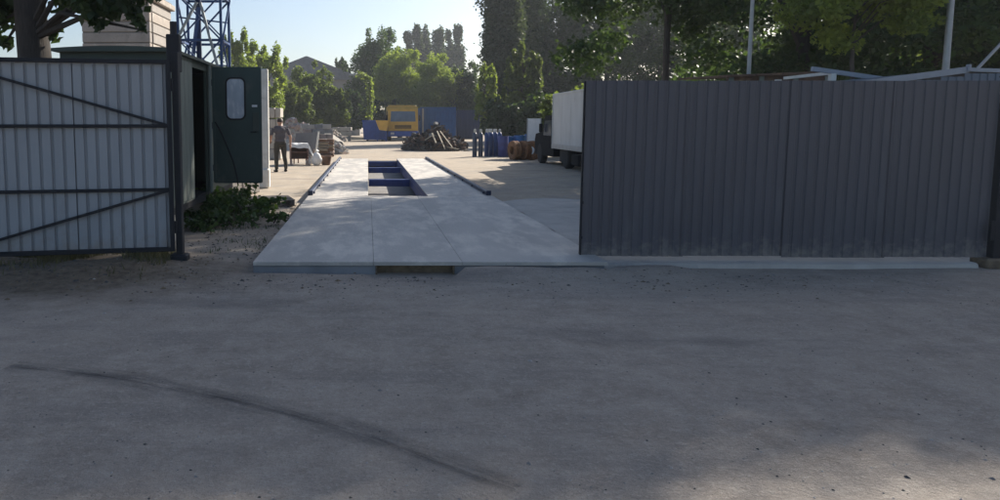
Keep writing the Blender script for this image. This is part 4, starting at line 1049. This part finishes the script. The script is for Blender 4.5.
# ================================================================== BACKGROUND HOUSE, STREET LAMP
slate = mat('slate_roof', (.20, .20, .215), (.15, .15, .165), 2, .8, .2); wallm = mat('house_wall', (.30, .29, .29), (.25, .24, .24), 1.5, .9, .1)
YHs = 105
hl, hr_ = at(252, 80, YHs), at(362, 80, YHs); ze = at(300, 78, YHs).z; zp = at(305, 56.5, YHs).z
house = thing('house', 'grey house with slate gable roof half hidden behind trees', 'house', ((hl.x + hr_.x) / 2, YHs, 0))
hw2 = (hr_.x - hl.x) / 2
MB().box((0, 5, ze / 2), (2 * hw2 - .6, 10, ze)).build('wall', wallm, house)
rfm = MB(); rfm.prism([(-hw2, ze - .3), (hw2, ze - .3), (hw2, ze), (.1, zp), (-.1, zp), (-hw2, ze)], -.6, 10.6); r_o = rfm.build('roof', slate, house)
for i in range(5):
    for j in range(2):
        f = MB().box((-hw2 * .75 + i * hw2 * .375, -.02, 2.2 + j * 3.2), (1.5, .1, 1.7), ch=.02).build('window', white_old, house)
        MB().box((-hw2 * .75 + i * hw2 * .375, -.08, 2.2 + j * 3.2), (1.25, .03, 1.45)).build('pane', win, f)
YLm = YK + 5
lb = at(370, 120, YLm)
lamp = thing('street_lamp', 'arched street lamp pole overgrown with green creeper beside the lorry', 'street lamp', (lb.x, YLm, 0))
zl = at(369, 84, YLm).z; pts = [(0, 0, 0), (0, 0, zl * .5), (0, 0, zl)]; 
for i in range(1, 8): a = R(12 * i); pts.append((-(1 - math.cos(a)) * 1.3, 0, zl + math.sin(a) * .95))
MB().tube(pts, [.11, .1, .09] + [.07] * 7, 8).build('pole', galv, lamp, True)
MB().box((-1.75, 0, zl + .95), (.75, .28, .16), ch=.06).build('lamp_head', galv, lamp)

# ================================================================== VEGETATION
def leaf_quads(rng, centers, size, up=.35, elong=1.55):
    n = len(centers); nr = rng.normal(size=(n, 3)); nr[:, 2] += up * 2; nr /= np.linalg.norm(nr, axis=1)[:, None]
    d = rng.normal(size=(n, 3)); d -= nr * (d * nr).sum(1)[:, None]; d /= np.linalg.norm(d, axis=1)[:, None] + 1e-9
    e = np.cross(nr, d); s = size * rng.uniform(.65, 1.3, n)[:, None]
    a = centers - d * s * elong * .5; c = centers + d * s * elong * .5; m = centers + nr * s * .12 - d * s * .08
    return np.stack([a, m + e * s * .5, c, m - e * s * .5], 1)
def clump_leaves(rng, clumps, n, size, up=.35, inner=.25):
    cl = np.array(clumps); w = (cl[:, 3] * cl[:, 4] * cl[:, 5]) ** (2 / 3); w /= w.sum(); idx = rng.choice(len(cl), n, p=w)
    d = rng.normal(size=(n, 3)); d /= np.linalg.norm(d, axis=1)[:, None]
    r = np.where(rng.random(n) < inner, rng.random(n) ** .5 * .8, rng.normal(.88, .2, n) + .22 * rng.random(n) ** 4)
    c = cl[idx, :3] + d * r[:, None] * cl[idx, 3:6]
    tint = np.clip(rng.random(len(cl))[idx] * .5 + rng.random(n) * .5, 0, 1)
    return leaf_quads(rng, c, size, up), tint
bark = mat('bark', (.105, .085, .068), (.06, .05, .042), 8, .95, .8, 20, stretch=(4, 4, .7))
bark_dark = mat('bark_dark', (.06, .05, .043), (.035, .03, .027), 8, .95, .8, 20, stretch=(4, 4, .7))
LM = {
 'lime': leafmat('leaf_lime', (.12, .155, .045), (.26, .31, .088), .52),
 'mid': leafmat('leaf_mid', (.036, .068, .028), (.085, .128, .045), .4),
 'olive': leafmat('leaf_olive', (.06, .085, .034), (.15, .18, .065), .55),
 'dark': leafmat('leaf_dark', (.026, .048, .024), (.062, .092, .038), .4),
 'poplar': leafmat('leaf_poplar', (.035, .05, .036), (.07, .09, .058), .35),
}
def tree(name, label, x, y, H, rx, base, leaf, size, n, seed, ry=None, group=None, shape='round', trunk_r=None, cat='tree', nclump=34, inner=.25, bk=None, z0=0.0, csize=None):
    rng = np.random.default_rng(seed); rnd = random.Random(seed); ry = ry or rx
    t = thing(name, label, cat, (x, y, z0), 0, group); trunk_r = trunk_r or .022 * H + .03
    hc = (H - base) / 2; zc = base + hc; clumps = []
    for i in range(nclump):
        if shape == 'poplar':
            u = rnd.random(); z = base + u * (H - base); env = (math.sin(math.pi * min(1, u * .80 + .12)) ** .6) * .85 + .08 * rnd.random()
            a = rnd.uniform(0, 6.28); r = rnd.uniform(.1, .55) * env; cs = env * rnd.uniform(.42, .62)
            clumps.append((r * rx * math.cos(a), r * ry * math.sin(a), z, cs * rx, cs * ry, cs * rx * 2.1))
        else:
            while True:
                d = np.array([rnd.gauss(0, 1) for _ in range(3)]); d /= np.linalg.norm(d); r = rnd.uniform(.3, 1) ** .5 * .82
                p = d * r
                if shape == 'column':
                    a = rnd.uniform(0, 6.28); rr = math.sqrt(rnd.uniform(.05, 1)) * .82; zz = rnd.uniform(-.95, .93); k = 1 if zz < .3 else math.sqrt(max(.12, 1 - ((zz - .3) / .75) ** 2))
                    p = np.array([rr * k * math.cos(a), rr * k * math.sin(a), zz])
                break
            cs = (csize or .30) * rnd.uniform(.7, 1.25)
            clumps.append((p[0] * rx, p[1] * ry, zc + p[2] * hc, cs * rx, cs * ry, cs * min(rx, hc) * (.6 if shape == 'column' else .85)))
    if shape == 'column':
        for i in range(40):
            a = i * 2.4; rr = math.sqrt((i + .5) / 40) * .74
            clumps.append((rr * rx * math.cos(a), rr * ry * math.sin(a), zc + (.82 - .25 * rr * rr) * hc + rnd.uniform(-.3, .3), .2 * rx, .2 * ry, .16 * rx))
    if shape == 'round':
        for i in range(int(nclump * .9)):
            d = np.array([rnd.gauss(0, 1) for _ in range(3)]); d /= np.linalg.norm(d)
            if d[2] < -.5: d[2] *= -1
            rr = rnd.uniform(.88, 1.1); cs = rnd.uniform(.07, .15); clumps.append((d[0] * rr * rx, d[1] * rr * ry, zc + d[2] * rr * hc, cs * rx, cs * ry, cs * hc * rnd.uniform(.8, 1.6)))
    q, tint = clump_leaves(rng, clumps, n, size, inner=inner)
    tk = MB(); top = H * .82
    lean = (rnd.uniform(-.2, .2), rnd.uniform(-.2, .2)); pts = []; rad = []
    for i in range(7):
        u = i / 6; pts.append((lean[0] * u * 1.5 + .06 * math.sin(u * 7), lean[1] * u * 1.5, -.05 + top * u)); rad.append(trunk_r * (1.25 if i == 0 else 1) * (1 - .8 * u))
    tk.tube(pts, rad, 9)
    for c in rnd.sample(clumps, min(len(clumps), 12)):
        zz = min(max(base * .7 + .1, c[2] - rnd.uniform(.6, 1.6) * (.12 * H)), top * .95); u = zz / top; p0 = Vector((lean[0] * u * 1.5 + .06 * math.sin(u * 7), lean[1] * u * 1.5, zz)); p1 = Vector(c[:3])
        r0 = trunk_r * (1 - .8 * u) * .6; md_ = (p0 + p1) / 2 + Vector((0, 0, .05 * H))
        tk.tube([p0, md_, p1], [r0, r0 * .6, r0 * .2], 6)
    tk.build('trunk', bk or bark, t, True)
    quadmesh('crown', q, tint, LM[leaf], t)
    return t
def ptree(name, label, px, ytop, Y, wpx, leaf, n, seed, base=None, size=.26, **kw):
    p = at(px, ytop, Y); H = p.z; rx = wpx / 2 * Y / FPX
    return tree(name, label, p.x, Y, H * (1.02 if kw.get('shape') == 'poplar' else .99), rx, H * .12 if base is None else base, leaf, size, n, seed, **kw)

# far left of the picture
ptree('leafy_tree', 'bright yellow green tree rising right beside the blue mast', 236, 32, 62, 40, 'lime', 20900, 21, size=0.14)
ptree('leafy_tree', 'rounder yellow green tree between the mast and the grey house', 265, 42, 66, 44, 'lime', 22800, 22, size=0.14)
ptree('leafy_tree', 'olive tree standing in front of the grey house wall', 290, 84, 70, 44, 'olive', 20900, 23, size=0.15)
ptree('leafy_tree', 'taller olive green tree under the grey house gable', 312, 66, 76, 46, 'olive', 22800, 24, size=0.15)
ptree('leafy_tree', 'olive green tree leaning over the house corner', 334, 86, 74, 30, 'olive', 15200, 31, size=0.15)
ptree('leafy_tree', 'low dark tree between the house and the creeper lamp', 349, 92, 82, 34, 'dark', 13300, 25, size=0.17)
ptree('leafy_tree', 'small dark round tree top right of the house roof', 342, 58, 112, 22, 'dark', 10450, 26, size=0.24)
ptree('leafy_tree', 'big dark green tree behind the creeper lamp', 378, 33, 98, 62, 'mid', 28500, 27, size=0.20)
ptree('leafy_tree', 'pale green spreading tree above the yellow lorry', 400, 50, 90, 54, 'lime', 24700, 28, size=0.17)
ptree('leafy_tree', 'light green tree behind the bright blue container', 436, 58, 88, 58, 'lime', 24700, 29, size=0.17)
ptree('leafy_tree', 'dark bushy tree behind the navy container', 466, 64, 88, 48, 'dark', 19000, 30, size=0.18)
for i, (px, yt, Y, w_) in enumerate(((408, 36, 150, 19), (417, 31, 152, 22), (427, 33, 155, 22), (438, 31, 150, 24), (449, 36, 156, 20), (458, 30, 150, 20))):
    ptree('poplar_tree', 'slim distant poplar in the row above the light green trees', px, yt, Y, w_, 'poplar', 11000, 40 + i, size=.36, shape='poplar', group='row of distant poplars', nclump=26)
ptree('poplar_tree', 'huge dark poplar towering against the open sky', 503, -70, 62, 52, 'poplar', 44000, 50, size=.19, shape='poplar', nclump=60, inner=.35)
ptree('poplar_tree', 'second dark poplar merging with the huge one', 530, -60, 68, 46, 'mid', 28000, 51, size=.2, shape='poplar', nclump=50, inner=.25)
ptree('young_tree', 'bright narrow young tree at the foot of the poplars', 488, 67, 56, 22, 'lime', 8000, 52, size=.15)
ptree('young_tree', 'mid green young tree left of the white box truck', 524, 44, 52, 36, 'olive', 17000, 53, size=.14)
ptree('bush', 'dark bush behind the blue drums', 505, 100, 50, 44, 'dark', 5000, 54, size=.2, cat='bush', base=.1)
ptree('bush', 'dark bush behind the white leaning panel', 540, 96, 48, 48, 'dark', 5500, 55, size=.2, cat='bush', base=.1)
ptree('bush', 'low dark bush between lorry and creeper lamp', 378, 100, 88, 56, 'dark', 5000, 56, size=.26, cat='bush', base=.1)
ptree('bush', 'low olive bush behind the pale slab stacks', 318, 100, 84, 80, 'mid', 9000, 57, size=.24, cat='bush', base=.1)
ptree('bush', 'dark bush low behind the shipping containers', 452, 98, 92, 60, 'dark', 5000, 58, size=.3, cat='bush', base=.1)

# the belt of big trees on the right
belt = [  # x, y, H, rx, base, leaf, label
 (9.7, 24.5, 18.8, 3.4, 2.7, 'dark', 'big linden overhanging the white box truck'),
 (13.1, 22.8, 19.5, 3.9, 2.2, 'dark', 'dense dark linden behind the thin lamp pole'),
 (17.3, 23.2, 16.6, 4.0, 2.1, 'mid', 'broad linden between the two lamp poles'),
 (21.0, 21.4, 14.3, 4.0, 2.2, 'dark', 'dark linden beyond the stout lamp pole'),
 (25.5, 22.2, 13.2, 4.2, 2.1, 'mid', 'spreading linden past the lean-to shed'),
 (29.9, 22.0, 12.6, 4.2, 2.1, 'dark', 'dark linden closing the near tree belt'),
]
for i, (x, y, H, rx, b, lf, lab) in enumerate(belt):
    tree('linden_tree', lab, x, y, H, rx, b, lf, .125, 42000 if i == 0 else 72000, 70 + i, nclump=60 if i == 0 else 110, inner=.3, trunk_r=.13 if i == 0 else .24, bk=bark_dark, csize=.27, shape='column')
back = [
 (23.7, 74, 17, 6.0, .2, 'mid', 'tall tree deep behind the box truck'),
 (33.8, 66, 18, 6.0, .2, 'olive', 'tall olive green tree in the second line behind the lindens'),
 (43.7, 60, 18, 6.5, .2, 'dark', 'tall dark tree in the second line behind the lindens'),
 (56.1, 62, 18, 7, .2, 'mid', 'tall tree ending the second line of trees'),
  (18.3, 71, 12.5, 4.2, .1, 'dark', 'shorter dark tree between poplars and box truck'),
 (29.6, 76, 16, 6.0, .1, 'dark', 'dark tree closing the gap behind the tall tree'),
 (54.2, 46, 17, 6.5, .1, 'olive', 'olive tree closing the far corner'),
 (35.5, 31, 17, 5.0, .2, 'dark', 'dark tree filling the corner behind the lindens'),
]
for i, (x, y, H, rx, b, lf, lab) in enumerate(back):
    tree('background_tree', lab, x, y, H, rx, b, lf, .19, 34000, 90 + i, nclump=85, inner=.2, csize=.19)
far_ = [(26.3, 52, 9.5, 4.2, 'mid', 'rounded tree of the third line behind the thin lamp pole'), (34.9, 50, 9.5, 4.5, 'dark', 'rounded dark tree of the third line behind the awning'), (43.9, 50, 9.5, 4.5, 'mid', 'rounded tree of the third line behind the shed'), (53.6, 54, 10, 5, 'dark', 'rounded dark tree closing the third line')]
for i, (x, y, H, rx, lf, lab) in enumerate(far_):
    tree('background_tree', lab, x, y, H, rx, .1, lf, .22, 15000, 160 + i, nclump=60, inner=.25, csize=.22)
hedge = [(11.0, 36, 3.4, 2.6, 'olive', 'olive shrub behind the box truck roof'), (15.6, 34, 4.4, 3.0, 'mid', 'mid green shrub below the dense dark linden'), (20.4, 33, 4.6, 3.0, 'dark', 'dark shrub behind the rusty open shed'), (25.2, 32, 4.6, 3.0, 'olive', 'olive shrub behind the awning frame'), (30.0, 31, 4.8, 3.0, 'mid', 'mid green shrub behind the lean-to shed')]
for i, (x, y, H, rx, lf, lab) in enumerate(hedge):
    tree('shrub', lab, x, y, H, rx, .05, lf, .17, 9000, 130 + i, nclump=26, cat='shrub', trunk_r=.06)
# lit maple in front of the dark belt
pm2 = at(862, 22, 17)
tree('maple_tree', 'sunlit pale green maple bough in front of the dark lindens', pm2.x, 17, 5.6, 1.5, 3.0, 'lime', .085, 11000, 110, nclump=22, trunk_r=.09)

# chestnut overhanging the left gate
YN = 11.6
tb0 = at(33, 30, YN)
ch = thing('chestnut_tree', 'dark broadleaf tree overhanging the pale gate leaf', 'tree', (tb0.x, YN, 0))
tk = MB(); tk.tube([(0, 0, -.05), (0, 0, 1.0), (.02, 0, 2.4), (-.04, 0, 3.6), (-.10, .05, 5.2), (-.2, .1, 7.0)], [.36, .30, .25, .225, .18, .08], 12)
rng = np.random.default_rng(5); rnd = random.Random(5); cl = []
for (a, b, Y, r) in ((4, 2, 11.9, .22), (-15, 8, 11.9, .36), (3, 20, 11.9, .16), (-12, 32, 12, .24), (6, 42, 12, .12), (60, 2, 11.3, .17), (57, 30, 11.5, .12), (54, 38, 11.5, .09), (78, -2, 10.8, .24), (88, 8, 10.6, .19), (95, 20, 10.5, .12), (104, 0, 10.6, .22), (112, 11, 10.5, .12), (122, 2, 10.4, .22), (132, 12, 10.4, .14), (138, 22, 10.3, .09), (136, -4, 10.4, .22), (150, -12, 10.4, .24), (12, 12, 12, .16), (-25, -10, 11.6, .5), (70, -14, 10.6, .3), (98, 27, 10.5, .07), (142, 30, 10.3, .05)):
    p = at(a, b, Y) - Vector((tb0.x, YN, 0)); cl.append((p.x, p.y, p.z, r, r, r * .8))
seen = list(cl)
for i in range(34):
    d = np.array([rnd.gauss(0, 1) for _ in range(3)]); d /= np.linalg.norm(d); r = rnd.random() ** .4
    cl.append((d[0] * r * 2.6 + .3, d[1] * r * 2.2 + .4, 6.9 + d[2] * r * 2.0, .8, .8, .6))
q1, t1_ = clump_leaves(rng, seen, 1500, .11, up=.15, inner=.5); q2, t2_ = clump_leaves(rng, cl[len(seen):], 9000, .15, inner=.35)
for c in seen[::2] + cl[len(seen)::3]:
    p1 = Vector(c[:3]); zz = min(max(2.9, p1.z - .5), 6.2); p0 = Vector((-.03 * zz / 2, 0, zz)); tk.tube([p0, (p0 + p1) / 2 + Vector((0, 0, .25)), p1], [.06, .035, .012], 6)
tk.build('trunk', bark_dark, ch, True)
quadmesh('crown', np.concatenate([q1, q2]), np.concatenate([t1_, t2_]), LM['dark'], ch)

# creeper on the street lamp
rng = np.random.default_rng(77); pp = np.array([tuple(p) for p in pts_l]) if 'pts_l' in globals() else np.array([(0, 0, z) for z in np.linspace(2.2, zl, 30)] + [(-(1 - math.cos(R(a))) * 1.3, 0, zl + math.sin(R(a)) * .95) for a in range(5, 85, 6)])
c = pp[rng.integers(0, len(pp), 1500)] + rng.normal(size=(1500, 3)) * .16
quadmesh('creeper', leaf_quads(rng, c, .16), rng.random(1500), LM['lime'], lamp)

# cut branches piled beside the cabin
bp_ = gnd(222, 226)
br = thing('branch_pile', 'heap of cut green leafy branches beside the cabin', 'branch pile', (bp_.x, bp_.y + .5, 0))
rnd = random.Random(8); rng = np.random.default_rng(8); tk = MB(); cs = []
for i in range(64):
    a = rnd.uniform(0, 6.28); x0, y0 = rnd.gauss(-.08, .32), rnd.gauss(.15, .6); L_ = rnd.uniform(.5, 1.0); h0 = rnd.uniform(.03, .14) + .42 * math.exp(-(x0 ** 2 + y0 ** 2) / .25)
    p0 = Vector((x0, y0, h0 * .5)); p1 = Vector((x0 + math.cos(a) * L_ * .5, y0 + math.sin(a) * L_ * .5, max(.03, h0 * rnd.uniform(.5, 1.3)))); md_ = (p0 + p1) / 2 + Vector((0, 0, .08)); tk.tube([p0, md_, p1], [.014, .01, .004], 5)
    for u in np.linspace(.15, 1, 11):
        q = (p0.lerp(md_, u * 2) if u < .5 else md_.lerp(p1, u * 2 - 1)); cs += [tuple(q + Vector((rnd.gauss(0, .055), rnd.gauss(0, .055), rnd.gauss(.01, .04)))) for _ in range(6)]
cs = np.array(cs); cs[:, 2] = np.maximum(cs[:, 2], .02)
tag(tk.build('twigs', bark, br), kind='stuff'); quadmesh('leaves', leaf_quads(rng, cs, .06), rng.random(len(cs)), leafmat('leaf_cut', (.03, .065, .02), (.09, .14, .045), .3), br)
for i, (a, b, L_) in enumerate(((204, 196, .5), (232, 221, .35), (214, 188, .4))):
    p = gnd(a, b) - br.location; MB().bar((p.x, p.y, .22), (p.x + L_, p.y + .1, .26), .05, .03).build('pale_stick', mat('pale_wood', (.46, .41, .32)), br)

# grass along the foot of the left gate, weeds
def grass(name, pts, label, hgt, m, seed):
    rng = np.random.default_rng(seed); n = len(pts); pts = np.array(pts); a = rng.uniform(0, 6.28, n); w_ = rng.uniform(.004, .009, n); hh_ = hgt * rng.uniform(.4, 1.2, n)
    d = np.stack([np.cos(a), np.sin(a), np.zeros(n)], 1) * w_[:, None]; ln = rng.normal(size=(n, 3)) * .35 * hh_[:, None]; ln[:, 2] = hh_
    q = np.stack([pts - d, pts + d, pts + d * .2 + ln, pts - d * .2 + ln], 1); o = quadmesh(name, q, rng.random(n), m); tag(o, label, 'grass', kind='stuff')
rnd = random.Random(12); gp_ = []
for i in range(5200):
    x = rnd.uniform(-4.9, -2.25); y = rnd.gauss(8.45, .33)
    if vnoise(np.array(x * 2.3), np.array(y * 2.3)) < .45: continue
    gp_.append((x, y, gz(x, y) - .005))
grass('grass', gp_, 'sparse dry grass under the pale gate leaf', .075, leafmat('leaf_grass', (.06, .065, .03), (.15, .13, .07), .2), 3)
gp_ = []
for i in range(1100):
    u = rnd.random(); x = -2.9 + u * 1.7 + rnd.gauss(0, .2); y = 8.9 + 3.0 * rnd.random()
    t_, s_ = TS(Vector((x, y, 0)))
    if t_ > t_l - .12 or vnoise(np.array(x * 2.1 + 9), np.array(y * 2.1)) < .62: continue
    gp_.append((x, y, gz(x, y) - .005))
grass('weeds', gp_, 'low green weeds between the cabin and the weighbridge', .06, leafmat('leaf_weed', (.035, .06, .02), (.09, .12, .045), .2), 4)

# pebbles, crumbs and dry leaves scattered on the road
def scatter(name, label, cat, pts, size, m, seed, flat=.6):
    rnd = random.Random(seed); mb = MB()
    for (x, y) in pts:
        r = size * rnd.uniform(.4, 1.5) * (1 if rnd.random() < .93 else 2.0); V = []
        for (a, b, c) in ((1, 0, 0), (0, 1, 0), (-1, 0, 0), (0, -1, 0), (0, 0, 1)):
            V.append((a * r * rnd.uniform(.7, 1.3) + rnd.uniform(-.2, .2) * r, b * r * rnd.uniform(.7, 1.3), c * r * flat * rnd.uniform(.7, 1.2)))
        z = gz(x, y) + .001; ro = rotz(rnd.uniform(0, 6))
        mb.add([ro @ Vector(v) + Vector((x, y, z)) for v in V], [(0, 1, 4), (1, 2, 4), (2, 3, 4), (3, 0, 4)], rnd.randrange(len(m)))
    o = mb.build(name, m, None); tag(o, label, cat, kind='stuff')
rnd = random.Random(31); ps = []
for i in range(900):
    Y = 2.9 + 6.2 * rnd.random() ** 1.3; X = (rnd.uniform(-40, 1040) - PX) / FPX * Y; ps.append((X, Y))
for i in range(1500):                                            # thicker along the ramp front
    X = rnd.uniform(-1.9, 5.9); Y = 7.5 + rnd.gauss(0, .45)
    if TS(Vector((X, Y, 0)))[1] < s_near - .03: ps.append((X, Y))
pebm = [mat('pebble_dark', (.09, .088, .085), (.05, .05, .05), 20, .9), mat('pebble_grey', (.26, .25, .24), (.18, .17, .165), 20, .9), mat('pebble_pale', (.42, .40, .37), (.33, .31, .29), 20, .9)]
scatter('gravel', 'loose pebbles scattered over the dusty roadway', 'gravel', ps, .0062, pebm, 5)
ps = []
for i in range(700):
    X = rnd.uniform(-2.6, -1.2); Y = rnd.uniform(8.3, 15)
    if TS(Vector((X, Y, 0)))[0] < t_l - .06: ps.append((X, Y))
for i in range(500):
    X = rnd.uniform(-5.1, -1.8); Y = rnd.gauss(7.7, .5); ps.append((X, Y))
scatter('rubble_crumbs', 'crumbled rubble along the ramp side and dirt bank', 'rubble', ps, .014, [pebm[0], pebm[0], soil, soil], 6)
ps = []
for i in range(420):
    X = rnd.uniform(-1.7, 4.4); Y = 7.45 + rnd.gauss(0, .4) + .12 * X * 0
    if TS(Vector((X, Y, 0)))[1] < s_near - .04 and vnoise(np.array(X * 1.7), np.array(Y * 2.5)) > .42: ps.append((X, Y))
scatter('soil_crumbs', 'dark soil crumbs strewn before the ramp edge', 'soil', ps, .012, [soil, pebm[0]], 8, .5)
print('tris', sum(len(o.data.polygons) * 2 for o in scene.objects if o.type == 'MESH'), 'objects', len(scene.objects))

hzm = bpy.data.materials.new('haze'); hzm.use_nodes = True; hn, hl_ = hzm.node_tree.nodes, hzm.node_tree.links; hn.clear()
pv = hn.new('ShaderNodeVolumePrincipled'); pv.inputs['Color'].default_value = (.86, .92, 1, 1); pv.inputs['Density'].default_value = .0006; pv.inputs['Anisotropy'].default_value = .3
ho = hn.new('ShaderNodeOutputMaterial'); hl_.new(pv.outputs[0], ho.inputs[1])
hz = MB().box((0, 190, 14), (1100, 700, 31)).build('haze', hzm); tag(hz, 'thin pale summer haze filling the air', 'haze', kind='stuff')
